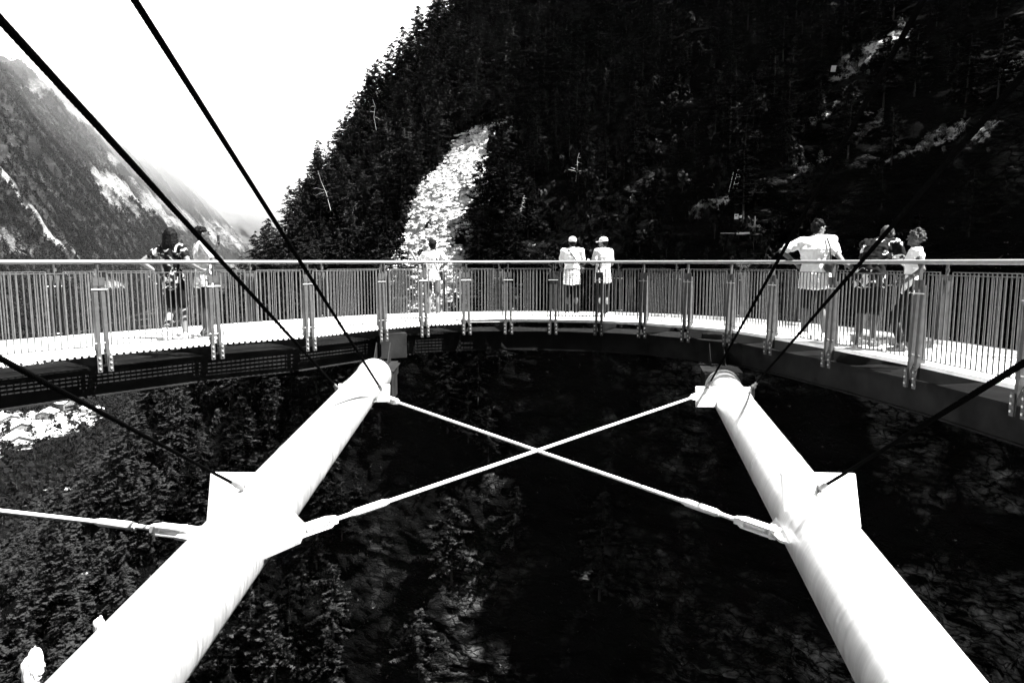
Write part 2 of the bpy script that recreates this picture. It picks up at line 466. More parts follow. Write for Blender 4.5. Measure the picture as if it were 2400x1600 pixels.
SR = strut('steel tube with a dark left flank running from the lower right to the walkway', TR0, TR1, 11.35, 1)
# end sockets: box hung under the girder, part of the walkway
for a, b, ye, w in ((TL0, TL1, 11.5, .62), (TR0, TR1, 11.4, .62)):
    c = on(a, b, ye); d = (b - a).normalized(); ang = math.atan2(d.y, d.x) - PI / 2
    s = MB()
    s.box((c.x + d.x * .36, c.y + d.y * .36, -.93), w, .7, .5, rz=ang)
    s.box((c.x + d.x * 1.05, c.y + d.y * 1.05, -.80), w * .8, .8, .24, rz=ang)
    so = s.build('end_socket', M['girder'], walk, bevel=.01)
    f = MB(); f.box((c.x + d.x * .55, c.y + d.y * .55, -.668), w + .04, 1.0, .022, rz=ang); f.build('socket_flange', M['girder'], walk, bevel=.004)
    s = MB(); s.box((c.x + d.x * 1.95, c.y + d.y * 1.95, -.42), .56, .62, .50, rz=ang + (.42 if a is TL0 else -.42)); s.build('haunch', M['girder'], walk, bevel=.01)
    g = MB()
    for k in (-.12, .12):
        x = Vector((math.cos(ang), math.sin(ang), 0)) * k
        p = c + d * .75 + x
        g.prism([(p.x, p.y, -.655), (p.x + d.x * .5, p.y + d.y * .5, -.655), (p.x + d.x * .5, p.y + d.y * .5, -.30)], (x.normalized() * .015))
    g.build('stiffener', M['girder'], walk)

# ------------------------------------------------------------------ cables and rods
def stranded(name, label, a, b, r, group, sock=True, sr=None):
    root = empty(name, label, 'steel cable', loc=a, group=group)
    a = Vector(a); b = Vector(b); d = (b - a); L = d.length; d.normalize()
    x = d.cross(Vector((0, 0, 1))).normalized(); y = d.cross(x)
    m = MB(); m.tube([Vector((0, 0, 0)), d * L], r * .72, 8)
    n = int(L / .02)
    for s in range(8):
        pts = []
        for i in range(n + 1):
            t = i / n * L; ph = t / (r * 15) * 2 * PI + 2 * PI * s / 8
            pts.append(d * t + (x * math.cos(ph) + y * math.sin(ph)) * (r * .7))
        m.tube(pts, r * .3, 5, cap=False)
    m.build('wire_rope', M['cable'], root, smooth=True)
    if sock:
        q = MB(); q.tube([d * -.05, d * .04, d * .05, d * .22, d * .24, d * .36], [r * 1.3, r * 1.3, r * 1.7, r * 1.7, r * 1.25, r * 1.1], 14)
        q.build('cable_socket', M['galv'], root, smooth='auto')
        f = MB(); up = d.cross(x)
        for k in (-1, 1):
            f.beam(d * -.16 + x * k * r * 1.0, d * -.02 + x * k * r * 1.0, .01, .06, up=y)
        f.tube([d * -.13 - x * .05, d * -.13 + x * .05], .014, 8)
        f.build('fork_end', M['galv'], root)
        f = MB(); f.box(d * -.15 + Vector((0, -.02, -.06)), .05, .016, .17); f.tube([d * -.15 + Vector((0, -.045, -.13)), d * -.15 + Vector((0, .02, -.13))], .022, 8); f.build('pin_link', M['galv'], root)
    return root
G = 'stay cables rising from the tubes'
def far(a, b, k): a = Vector(a); b = Vector(b); return b + (b - a) * k
CAB = (('dark cable crossing the sky from the upper left corner to the left tube', (-2.54, 9.78, -.62), (-1.72, 2.4, 2.01), .0165),
       ('dark cable crossing the sky, ending on the right flank of the left tube', (-1.90, 9.78, -.64), (-1.58, 3.0, 2.29), .0165),
       ('thin twisted cable descending from the left edge to the saddle plate of the left tube', (-2.10, 5.15, -.55), (-1.672, 2.2, .892), .0115),
       ('thin dark cable descending from the right edge to the saddle plate of the right tube', (2.40, 5.15, -.55), (1.51, 2.0, .90), .0115),
       ('dark cable against the cliff ending at the left bracket of the right tube', (2.87, 9.85, -.60), (1.72, 3.0, 2.29), .0145),
       ('dark cable passing in front of the man with patterned shirt', (3.54, 9.85, -.60), (1.88, 2.6, 1.89), .0145))
for lb, a, b, rr in CAB:
    stranded('stay_cable', lb, a, far(a, b, 1.1), rr, G)

def rod(label, a, b, ta=True, tb=True):
    root = empty('tension_rod', label, 'tension rod', loc=a, group='bracing rods between the tubes')
    a = Vector(a); b = Vector(b); d = b - a; L = d.length; d.normalize(); x = Vector((d.y, -d.x, 0)).normalized()
    m = MB(); m.tube([d * .1, d * (L - .1)], .0185, 12); m.build('rod', M['white'], root, smooth='auto')
    for end, s, on_ in ((0, 1, ta), (L, -1, tb)):
        e = d * end; q = d * s
        f = MB()
        for k in (-1, 1):
            f.prism([e + x * .045 + Vector((0, 0, k * .03 - .006)), e + q * .30 + x * .045 + Vector((0, 0, k * .03 - .006)), e + q * .36 + Vector((0, 0, k * .03 - .006)), e + q * .30 - x * .045 + Vector((0, 0, k * .03 - .006)), e - x * .045 + Vector((0, 0, k * .03 - .006))], (0, 0, .012))
        f.tube([e + q * .06 - Vector((0, 0, .055)), e + q * .06 + Vector((0, 0, .055))], .018, 8)
        f.box(e + q * .33, .05, .09, .055, rz=math.atan2(d.y, d.x) - PI / 2)
        f.build('fork_end', M['white'], root)
        if on_:
            t = MB(); t.tube([e + q * .52, e + q * .55, e + q * .56, e + q * .86, e + q * .87, e + q * .90], [.024, .028, .034, .034, .028, .024], 14)
            t.build('turnbuckle', M['white'], root, smooth='auto')
    return root
rod('white bracing rod from the far end of the left tube down to the right tube', (-1.88, 10.03, -.82), (2.03, 5.0, -.86), False, True)
rod('white bracing rod from the far end of the right tube down to the left tube', (2.93, 10.35, -.82), (-1.66, 5.02, -.86), False, True)
rod('white bracing rod leaving the left tube towards the left edge', (-2.45, 5.03, -.86), (-9.2, 6.75, -.86), True, False)

# ================================================================== PEOPLE
M['skin'] = mat('skin', .11, .65, 0, 6, .12)
M['skin_dark'] = mat('tanned_skin', .035, .65, 0, 6, .12)
M['hair'] = mat('dark_hair', .003, .6, 0, 30, .5, .6, 60, spec=.06)
M['grey_hair'] = mat('grey_hair', .035, .7, 0, 40, .6, .5, 60, spec=.1)
M['wshirt'] = mat('white_cotton', .7, .85, 0, 5, .06, .3, 14)
M['gshirt'] = mat('pale_grey_cotton', .4, .85, 0, 5, .12, .4, 14)
M['black'] = mat('black_cloth', .004, .9, 0, 5, .3, .3, 18, spec=.1)
M['denim'] = mat('dark_denim', .012, .9, 0, 7, .4, .3, 18, spec=.1)
M['shorts'] = mat('grey_shorts', .07, .85, 0, 7, .3, .4, 16)
M['shoe'] = mat('white_shoe', .7, .6, 0, 20, .2)
M['dshoe'] = mat('dark_shoe', .05, .6)
def floral(name, lo, hi, scale, thr):
    m = mat(name, lo, .85, spec=.1); nt = m.node_tree; N = nt.nodes; L = nt.links; bs = N['Principled BSDF']
    tc = N.new('ShaderNodeTexCoord'); no = N.new('ShaderNodeTexNoise'); no.inputs['Scale'].default_value = scale; no.inputs['Detail'].default_value = 2; no.inputs['Distortion'].default_value = .8
    L.new(tc.outputs['Object'], no.inputs['Vector'])
    cr = N.new('ShaderNodeValToRGB'); cr.color_ramp.elements[0].position = thr; cr.color_ramp.elements[0].color = (lo, lo, lo, 1)
    cr.color_ramp.elements[1].position = thr + .03; cr.color_ramp.elements[1].color = (hi, hi, hi, 1)
    L.new(no.outputs['Fac'], cr.inputs[0]); L.new(cr.outputs[0], bs.inputs['Base Color'])
    return m
M['floral'] = floral('black_shirt_white_pattern', .004, .7, 9, .56)
M['stripe'] = floral('dark_top_pale_pattern', .005, .35, 11, .52)

def remesh(mb, name, m, parent, vox=.011, disp=0., dscale=.12):
    me = mb.mesh(name)
    o = bpy.data.objects.new(name, me); C.objects.link(o)
    md = o.modifiers.new('r', 'REMESH'); md.mode = 'VOXEL'; md.voxel_size = vox; md.use_smooth_shade = True
    sm = o.modifiers.new('s', 'SMOOTH'); sm.factor = .5; sm.iterations = 3
    dg = bpy.context.evaluated_depsgraph_get(); dg.update()
    ev = o.evaluated_get(dg); nm = bpy.data.meshes.new_from_object(ev)
    o.modifiers.clear(); o.data = nm; nm.name = name
    bpy.data.meshes.remove(me)
    if disp:
        n = len(nm.vertices); co = np.empty(n * 3, np.float32); nm.vertices.foreach_get('co', co); co = co.reshape(-1, 3)
        no = np.empty(n * 3, np.float32); nm.vertices.foreach_get('normal', no); no = no.reshape(-1, 3)
        k = 1 / dscale
        f = np.abs(noise(co[:, 0] * k + 3, co[:, 1] * k, co[:, 2] * k * .6)) * 2 - .5
        co = co + no * (f * disp)[:, None]
        nm.vertices.foreach_set('co', co.reshape(-1)); nm.update()
    nm.materials.clear(); nm.materials.append(m)
    nm.polygons.foreach_set('use_smooth', [True] * len(nm.polygons))
    o.parent = parent
    return o

BASE = dict(ank_l=(-.10, 0, .085), ank_r=(.10, 0, .085), knee_l=(-.10, .02, .48), knee_r=(.10, .02, .48), hip_l=(-.09, 0, .90), hip_r=(.09, 0, .90),
            pel=(0, 0, .95), waist=(0, .0, 1.10), chest=(0, -.01, 1.30), neck=(0, -.015, 1.46), head=(0, .015, 1.605),
            sh_l=(-.185, -.01, 1.415), sh_r=(.185, -.01, 1.415), el_l=(-.235, -.02, 1.13), el_r=(.235, -.02, 1.13), wr_l=(-.235, .06, .88), wr_r=(.235, .06, .88))
def person(label, loc, yaw, h=1.72, J=None, look=(0, 0), shirt='wshirt', sleeve=.55, hem=.84, trouser='black', leg_len=1.0, skin='skin', shoe='dshoe', hair=None, hat=None,
           broad=1.0, slim=1.0, toe=(0, 0), loose=.018, hand_dir=None, curl=(.5, .5), sleeves=True):
    j = {k: Vector(v) for k, v in BASE.items()}
    for k, v in (J or {}).items(): j[k] = Vector(v)
    s = h / 1.72
    root = empty('person', label, 'person', loc=loc, rz=yaw); root.scale = (s, s, s)
    up = (j['neck'] - j['waist']).normalized()
    X = (j['sh_r'] - j['sh_l']).normalized(); Fw = up.cross(X).normalized()
    hx = (j['hip_r'] - j['hip_l']).normalized()
    def torso(mb, g=0., low=None, high=None):
        secs = [(j['hip_l'].lerp(j['hip_r'], .5) - Vector((0, 0, .03)), .155, .105), (j['pel'], .165, .115), (j['waist'], .14, .10), (j['chest'], .165 * broad, .115), (j['chest'].lerp(j['neck'], .55), .165 * broad, .098), (j['neck'] - up * .02, .085, .06)]
        for (c0, a0, b0), (c1, a1, b1) in zip(secs[:-1], secs[1:]):
            # overlapping ellipsoids make the trunk a continuous surface after remeshing
            for t in np.linspace(0, 1, 5):
                c = c0.lerp(c1, t); a = (a0 * (1 - t) + a1 * t) * slim + g; b = (b0 * (1 - t) + b1 * t) * slim + g
                mt = Matrix((X, Fw, up)).transposed(); mb.ell(c, a, b, .055 + g, mt)
        for sh in ('sh_l', 'sh_r'):
            mb.capsule(j['chest'].lerp(j['neck'], .6), j[sh], .07 + g, .058 + g)
    lim = dict(th=.078 * slim, kn=.052, an=.036, sh=.05, el=.038, wr=.026)
    # --- head basis
    ya, pi_ = look
    Mh = Matrix.Rotation(ya, 3, 'Z') @ Matrix.Rotation(pi_, 3, 'X')
    hc = j['head']
    H = lambda x, y, z: hc + Mh @ Vector((x, y, z))
    b = MB(); torso(b)
    b.capsule(j['neck'] - up * .03, H(0, -.015, -.06), .055, .052)
    b.ell(H(0, -.008, .018), .074, .094, .098, Mh); b.ell(H(0, .02, -.045), .056, .066, .068, Mh)   # skull and jaw
    b.capsule(H(0, .085, .012), H(0, .108, -.022), .010, .013); b.ell(H(0, .092, .028), .05, .014, .012, Mh)   # nose and brow
    b.ell(H(0, .083, -.052), .024, .012, .008, Mh); b.ell(H(0, .078, -.085), .022, .018, .016, Mh)              # mouth and chin
    for sx in (-1, 1): b.ell(H(sx * .076, -.005, -.008), .012, .02, .03, Mh)
    hands = {}
    for q, sx in (('l', -1), ('r', 1)):
        b.capsule(j['hip_' + q], j['knee_' + q], lim['th'], lim['kn']); 
        kn, an = j['knee_' + q], j['ank_' + q]
        mid = kn.lerp(an, .32) - Fw * .018
        b.capsule(kn, mid, lim['kn'], .054); b.capsule(mid, an, .054, lim['an'])
        td = Vector((math.sin(toe[0 if sx < 0 else 1]), math.cos(toe[0 if sx < 0 else 1]), 0))
        b.capsule(an - td * .03 - Vector((0, 0, .045)), an + td * .14 - Vector((0, 0, .055)), .036, .026)
        b.capsule(j['sh_' + q], j['el_' + q], lim['sh'], lim['el']); b.capsule(j['el_' + q], j['wr_' + q], lim['el'] + .004, lim['wr'])
        w = j['wr_' + q]; fd = (w - j['el_' + q]).normalized()
        if hand_dir and hand_dir.get(q): fd = Vector(hand_dir[q]).normalized()
        side = fd.cross(Fw if abs(fd.dot(Fw)) < .9 else up).normalized(); pn = side.cross(fd)
        palm = w + fd * .055
        b.ell(palm, .038, .05, .016, Matrix((side, fd, pn)).transposed(), 12, 8); b.capsule(w, palm, .024, .026)
        cu = curl[0 if sx < 0 else 1]
        for k in range(4):
            base_ = palm + fd * .04 + side * (-.028 + k * .0185); ln = (.030, .036, .033, .026)[k]
            d1 = (fd * math.cos(cu) + pn * math.sin(cu)).normalized(); d2 = (fd * math.cos(2 * cu) + pn * math.sin(2 * cu)).normalized()
            b.capsule(base_, base_ + d1 * ln, .0092, .0088, 8, 3); b.capsule(base_ + d1 * ln, base_ + d1 * ln + d2 * ln, .0088, .0078, 8, 3)
        tb = palm - fd * .02 + side * (.034 * -sx)
        b.capsule(tb, tb + (fd * .6 - side * sx * .6 + pn * .4).normalized() * .05, .012, .0095, 8, 3)
        hands[q] = palm + fd * .05
    remesh(b, 'body', M[skin], root, .0085)
    # --- shirt
    t = MB(); torso(t, loose)
    low = j['hip_l'].lerp(j['hip_r'], .5)
    for tt in np.linspace(0, 1, 6):
        z = (j['pel'].z) * (1 - tt) + hem * tt; c = j['pel'].lerp(low, tt); c = Vector((c.x, c.y, z))
        t.ell(c, .168 * slim + loose + .012 * tt, .118 * slim + loose + .012 * tt, .04, Matrix((hx, Vector((0, 0, 1)).cross(hx), Vector((0, 0, 1)))).transposed())
    for q in 'lr':
        a_, e_ = j['sh_' + q], j['el_' + q]; w_ = j['wr_' + q]
        if sleeve <= 1: t.capsule(a_, a_.lerp(e_, sleeve), .062 + loose * .6, .055 + loose * .5)
        else:
            t.capsule(a_, e_, .06 + loose * .6, .046 + loose * .4); t.capsule(e_, e_.lerp(w_, sleeve - 1), .046 + loose * .4, .04)
    remesh(t, 'shirt', M[shirt], root, .0105, .020, .085)
    # --- trousers or shorts
    t = MB()
    t.ell(j['pel'], .172 * slim, .122 * slim, .07); t.ell(low, .17 * slim, .12 * slim, .09)
    for q in 'lr':
        hp, kn, an = j['hip_' + q], j['knee_' + q], j['ank_' + q]
        if leg_len <= .5: t.capsule(hp, hp.lerp(kn, leg_len * 2), .092 * slim, .082)
        else: t.capsule(hp, kn, .09 * slim, .068); t.capsule(kn, kn.lerp(an, leg_len * 2 - 1), .068, .056)
    remesh(t, 'trousers' if leg_len > .5 else 'shorts', M[trouser], root, .0105, .008, .1)
    for i, q in enumerate('lr'):
        an = j['ank_' + q]; td = Vector((math.sin(toe[i]), math.cos(toe[i]), 0)); t = MB()
        t.capsule(an - td * .035 - Vector((0, 0, .04)), an + td * .06 - Vector((0, 0, .045)), .046, .044); t.capsule(an + td * .05 - Vector((0, 0, .05)), an + td * .15 - Vector((0, 0, .055)), .042, .034)
        t.capsule(an - td * .01, an - Vector((0, 0, .02)), .044, .046)
        remesh(t, 'shoe', M[shoe], root, .009)
    # --- hair / hat
    if hair:
        t = MB(); kind, mm = hair
        if kind == 'short':
            t.ell(H(0, -.018, .034), .083, .098, .095, Mh); t.ell(H(0, -.05, -.01), .074, .058, .075, Mh)
            for k in range(26):
                a_ = random.uniform(0, 2 * PI); e_ = random.uniform(.1, 1.2); v = Vector((math.cos(a_) * math.cos(e_) * .08, math.sin(a_) * math.cos(e_) * .09 - .02, math.sin(e_) * .1 + .03))
                t.ell(H(*v), .022, .022, .018, Mh, 8, 6)
        elif kind == 'long':
            t.ell(H(0, -.018, .034), .088, .102, .098, Mh)
            for k in range(15):
                a_ = PI + PI * (k + .5) / 15
                p0 = H(math.cos(a_) * .07, math.sin(a_) * .07 - .01, .03); p1 = H(math.cos(a_) * .105, math.sin(a_) * .085 - .02, -.12); p2 = H(math.cos(a_) * .10 + random.uniform(-.02, .02), math.sin(a_) * .09 - .02, -.25 + random.uniform(-.05, .06))
                t.capsule(p0, p1, .04, .028); t.capsule(p1, p2, .028, .013)
        elif kind == 'curly':
            t.ell(H(0, -.02, .03), .09, .10, .095, Mh)
            for k in range(190):
                a_ = random.uniform(0, 2 * PI); e_ = random.uniform(-.5, 1.5); rr = random.uniform(.095, .125)
                v = Vector((math.cos(a_) * math.cos(e_) * rr, math.sin(a_) * math.cos(e_) * rr - .02, math.sin(e_) * rr + .03))
                if v.y > .05 and v.z < .06: continue
                t.ell(H(*v), .013, .013, .012, Mh, 6, 5)
        elif kind == 'thin':
            t.ell(H(0, -.028, .030), .079, .088, .090, Mh); t.ell(H(0, -.055, -.015), .070, .05, .06, Mh)
        remesh(t, 'hair', M[mm], root, .009, .012, .03)
    if hat:
        t = MB()
        t.ell(H(0, -.012, .062), .089, .105, .075, Mh)
        t.ell(H(0, -.012, .040), .092, .108, .03, Mh); 
        t.ell(H(0, .115, .035), .065, .06, .010, Mh)
        remesh(t, 'cap', M[hat], root, .009)
    return root, hands, j
def w2(root, v):   # local point of a person in world space
    return Matrix.Translation(root.location) @ Matrix.Rotation(root.rotation_euler[2], 4, 'Z') @ Matrix.Diagonal((*root.scale, 1)) @ Vector(v)

# 1 woman, left, back to us, hands on the rail behind / hip, one knee bent
p1, h1, j1 = person('woman with long dark hair and patterned top at the left railing, one knee bent', (-5.25, 10.62, 0), R_(-6), 1.72,
    dict(sh_l=(-.18, -.02, 1.40), sh_r=(.18, -.01, 1.41), el_l=(-.40, -.16, 1.20), wr_l=(-.22, -.02, 1.02), el_r=(.33, -.10, 1.18), wr_r=(.36, .12, 1.10), neck=(0, -.02, 1.45), head=(0, .0, 1.60),
         knee_l=(-.10, .10, .47), ank_l=(-.02, -.26, .16), ank_r=(.16, -.02, .085), knee_r=(.12, .05, .48)),
    look=(0, .0), shirt='stripe', sleeve=.5, hem=.80, trouser='black', leg_len=.42, skin='skin', shoe='shoe', hair=('long', 'hair'), slim=.93, toe=(.5, .2))
# 2 young man beside her, white tee, right arm raised
p2, h2, j2 = person('dark haired man in white t-shirt beside the long haired woman, forearm raised', (-4.97, 11.05, 0), R_(-52), 1.76,
    dict(el_l=(-.26, .06, 1.16), wr_l=(-.12, .24, 1.38), el_r=(.26, .10, 1.16), wr_r=(.14, .30, 1.12)),
    look=(R_(-8), R_(8)), shirt='wshirt', sleeve=.6, hem=.80, trouser='denim', leg_len=.46, skin='skin_dark', hair=('short', 'hair'), hand_dir=dict(l=(0, .2, 1)))
# 3 young person, white tee, arm raised to the left
p3, h3, j3 = person('slim dark haired youth in white t-shirt and grey shorts, left arm raised', (-1.68, 14.55, 0), R_(8), 1.66,
    dict(sh_l=(-.17, 0, 1.40), el_l=(-.34, .10, 1.24), wr_l=(-.44, .16, 1.42), el_r=(.30, -.04, 1.22), wr_r=(.16, .10, 1.10)),
    look=(R_(10), 0), shirt='wshirt', sleeve=.55, hem=.86, trouser='shorts', leg_len=.38, skin='skin', shoe='shoe', hair=('short', 'hair'), slim=.86, hand_dir=dict(l=(-.5, .2, .8)))
# 4 person with cap, long white top
p4, h4, j4 = person('person in white cap and long white top seen from behind at the rail', (1.33, 15.2, 0), R_(-6), 1.74,
    dict(el_l=(-.25, .0, 1.14), wr_l=(-.22, .16, 1.04), el_r=(.25, .02, 1.15), wr_r=(.22, .20, 1.10)),
    look=(R_(12), R_(6)), shirt='wshirt', sleeve=.62, hem=.72, trouser='black', skin='skin_dark', shoe='shoe', hair=('thin', 'hair'), hat='wshirt', broad=1.02, loose=.028)
# 5 man with cap, pale shirt, facing left
p5, h5, j5 = person('man in a white cap and pale grey shirt with dark trousers, hands held in front', (2.01, 15.15, 0), R_(34), 1.73,
    dict(el_l=(-.25, .04, 1.16), wr_l=(-.14, .28, 1.20), el_r=(.25, .0, 1.15), wr_r=(.06, .26, 1.18), waist=(0, -.0, 1.10)),
    look=(R_(20), R_(-4)), shirt='gshirt', sleeve=.7, hem=.76, trouser='black', skin='skin', shoe='shoe', hair=('thin', 'hair'), hat='wshirt', broad=1.08, slim=1.06, loose=.028, toe=(.2, -.3))
# 6 big man on the right, hand on the near rail
p6, h6, j6 = person('man in loose white t-shirt and black shorts, hand on the near railing', (4.66, 10.55, 0), R_(-22), 1.84,
    dict(sh_l=(-.20, -.02, 1.40), el_l=(-.46, -.10, 1.28), wr_l=(-.26, .02, 1.10), sh_r=(.19, .04, 1.42), el_r=(.28, -.10, 1.22), wr_r=(.36, -.28, 1.10), head=(.02, .06, 1.60), neck=(0, .02, 1.45),
         ank_r=(.17, .08, .085), ank_l=(-.10, -.06, .085)),
    look=(R_(-52), R_(-3)), shirt='wshirt', sleeve=.75, hem=.76, trouser='black', leg_len=.52, skin='skin', shoe='shoe', hair=('short', 'hair'), broad=1.1, slim=1.12, loose=.032, toe=(.6, .7), hand_dir=dict(r=(.5, -.5, -.3)), curl=(.5, .9))
# 7 man with patterned shirt, leaning forward on the rail
p7, h7, j7 = person('man in a black shirt with white pattern bending towards the curly haired woman', (5.08, 9.75, 0), R_(-62), 1.86,
    dict(chest=(0, .14, 1.24), waist=(0, .03, 1.08), neck=(0, .24, 1.37), head=(0, .34, 1.47), sh_l=(-.20, .20, 1.34), sh_r=(.20, .20, 1.34), el_l=(-.26, .36, 1.14), wr_l=(-.12, .56, 1.16), el_r=(.26, .34, 1.10), wr_r=(.16, .52, 1.04)),
    look=(0, R_(-14)), shirt='floral', sleeve=.9, hem=.80, trouser='black', leg_len=.5, skin='skin_dark', hair=('thin', 'grey_hair'), broad=1.15, slim=1.12, loose=.03, toe=(.1, -.1))
# 8 woman, curly hair, white top
p8, h8, j8 = person('woman with curly hair and a white vest top leaning back against the near railing', (5.38, 9.2, 0), R_(66), 1.62,
    dict(neck=(0, -.04, 1.45), head=(0, .0, 1.60), el_l=(-.28, -.08, 1.17), wr_l=(-.22, .10, 1.02), el_r=(.30, -.02, 1.18), wr_r=(.30, .16, 1.0), knee_l=(-.12, .22, .50), ank_l=(-.12, .10, .085)),
    look=(R_(12), R_(6)), shirt='wshirt', sleeve=.2, hem=.84, trouser='black', leg_len=.9, skin='skin_dark', hair=('curly', 'grey_hair'), slim=.92)

# things carried
def phone(label, p, rz, tilt=0):
    m = MB(); m.box((0, 0, 0), .078, .010, .155); m.box((0, .0062, .05), .02, .003, .02)
    o = m.build('phone', M['dark'], None, loc=p, bevel=.003); o.rotation_euler = (tilt, 0, rz)
    tag(o, label, 'phone'); return o
phone('dark phone in the raised hand of the youth beside the scree', w2(p3, h3['l'] + Vector((0, .02, .04))), .2)
phone('dark phone held up by the man beside the long haired woman', w2(p2, h2['l'] + Vector((0, .02, .04))), -.7)
def bag(label, root, strap_pts, c, size, rz=0):
    e = empty('shoulder_bag', label, 'bag', loc=root.location, rz=root.rotation_euler[2]); e.scale = root.scale
    m = MB(); m.tube([Vector(p) for p in strap_pts], .012, 6); m.build('strap', M['dark'], e)
    b = MB(); b.ell(c, *size); b.box((c[0], c[1], c[2] + size[2] * .3), size[0] * 1.7, size[1] * 1.5, size[2] * 1.1)
    remesh(b, 'bag_body', M['dark'], e, .012)
    return e
bag('black shoulder bag on the man in the loose white t-shirt', p6, [(.13, -.09, 1.46), (.17, -.13, 1.34), (.185, -.15, 1.22), (.19, -.14, 1.10)], (.20, -.12, 1.05), (.10, .05, .09))
bag('thin dark bag slung across the person in the long white top', p4, [(-.08, -.10, 1.46), (.02, -.148, 1.32), (.12, -.145, 1.18), (.20, -.06, 1.06)], (.23, -.02, 1.0), (.05, .06, .07))
bag('thin dark bag strap and pouch on the youth beside the scree', p3, [(.0, -.02, 1.47), (.08, -.115, 1.32), (.16, -.09, 1.12), (.2, .02, .98)], (.21, .04, .92), (.04, .06, .08))

# loose planks lying on the right deck beside the feet
for x, y, rz, L, lb in ((5.35, 10.15, -1.02, .45, 'short grey box on the deck behind the feet of the bending man'), (5.72, 9.72, -1.02, .5, 'low grey box on the deck beside the feet of the curly haired woman')):
    m = MB(); m.box((0, 0, .05), L, .26, .10); m.box((0, 0, .107), L + .03, .29, .014)
    o = m.build('low_box', M['galv'], None, loc=(x, y, .003), bevel=.004); o.rotation_euler = (0, 0, rz); tag(o, lb, 'box')

# ================================================================== TERRAIN
PL = np.array([(86, -70), (72, -20), (66, 20), (60, 52), (48, 78), (28, 98), (8, 112), (-10, 124), (-28, 140), (-44, 156), (-58, 174), (-65, 194), (-64, 216), (-52, 250), (-20, 300), (40, 360)], float)
def catmull(P, n):
    P = np.vstack([2 * P[0] - P[1], P, 2 * P[-1] - P[-2]]); out = []
    for i in range(1, len(P) - 2):
        t = np.linspace(0, 1, 40, endpoint=False)[:, None]
        a, b, c, d = P[i - 1], P[i], P[i + 1], P[i + 2]
        out.append(.5 * ((2 * b) + (c - a) * t + (2 * a - 5 * b + 4 * c - d) * t ** 2 + (-a + 3 * b - 3 * c + d) * t ** 3))
    Q = np.vstack(out + [P[-2][None]])
    s = np.concatenate([[0], np.cumsum(np.linalg.norm(np.diff(Q, axis=0), axis=1))])
    return Q, s
PQ, PS = catmull(PL, 0); SMAX = PS[-1]
def plan(s):
    x = np.interp(s, PS, PQ[:, 0]); y = np.interp(s, PS, PQ[:, 1])
    e = 6.0
    tx = np.interp(s + e, PS, PQ[:, 0]) - np.interp(s - e, PS, PQ[:, 0]); ty = np.interp(s + e, PS, PQ[:, 1]) - np.interp(s - e, PS, PQ[:, 1])
    l = np.hypot(tx, ty) + 1e-9
    return x, y, -ty / l, tx / l        # normal pointing off the rock (towards the valley)
s_at = lambda x, y: PS[np.argmin((PQ[:, 0] - x) ** 2 + (PQ[:, 1] - y) ** 2)]
S_R, S_M0, S_M1, S_C, S_E = s_at(60, 52), s_at(22, 102), s_at(-8, 122), s_at(-58, 174), s_at(-64, 216)
def cliff(s, z, detail=True):
    x, y, nx, ny = plan(s)
    wR = 1 - sstep(S_M0 - 12, S_M1 + 4, s)          # 1 on the cliff, 0 on the forested slope
    zp = np.maximum(z, 0); zn = np.maximum(-z, 0)
    wC = sstep(S_M1 + 20, S_C - 5, s)
    up_cliff = .20 * np.minimum(zp, 11) + .56 * np.maximum(zp - 11, 0)
    up_mid = .80 * zp
    up_cor = np.where(zp < 65, .70 * zp + .001 * zp ** 2, 49.7 + .95 * (zp - 65))
    up_s = up_mid * (1 - wC) + up_cor * wC
    dn = (.10 * wR + (.35 + .5 * sstep(S_M1 - 5, S_C, s)) * (1 - wR)) * zn
    off = dn - (up_cliff * wR + up_s * (1 - wR))
    if detail:
        big = fbm(x * .022, y * .022, z * .02, 3) * 9
        med = fbm(x * .09, y * .09, z * .10 + .2 * fbm(x * .05, y * .05, z * .05, 2), 5) * 3.2
        # tilted, folded bedding: irregular ledges
        zt = z + 5 * noise(x * .03, y * .03, z * .02) + .12 * x + 2.2 * fbm(x * .12, y * .12, z * .05, 3)
        led = (1 - np.abs(fbm(x * .03, y * .03, zt * .30, 3)) * 2.4) * 1.3
        led2 = (1 - np.abs(fbm(x * .12 + 7, y * .12, zt * 1.1, 3)) * 2.4) * .55
        fine = fbm(x * .35, y * .35, z * .5, 5) * 1.1
        wr = .25 + .75 * wR
        # vertical ribs and gullies
        rib = (1 - np.abs(noise(s * .045, z * .008, 3.3)) * 2) * 3.2 * wr
        off = off + big * (.6 + .4 * (1 - wR)) + med * wr + (led + led2) * wr + fine + rib
    return np.stack([x + nx * off, y + ny * off, z + 0 * off], -1)
NSs, NZ = 900, 560
s_ = np.linspace(0, SMAX, NSs)[:, None]; z_ = np.concatenate([np.linspace(-125, -70, 90, endpoint=False), np.linspace(-70, 60, 380, endpoint=False), np.linspace(60, 175, 90)])[None]
Pc = cliff(s_ + 0 * z_, z_ + 0 * s_)
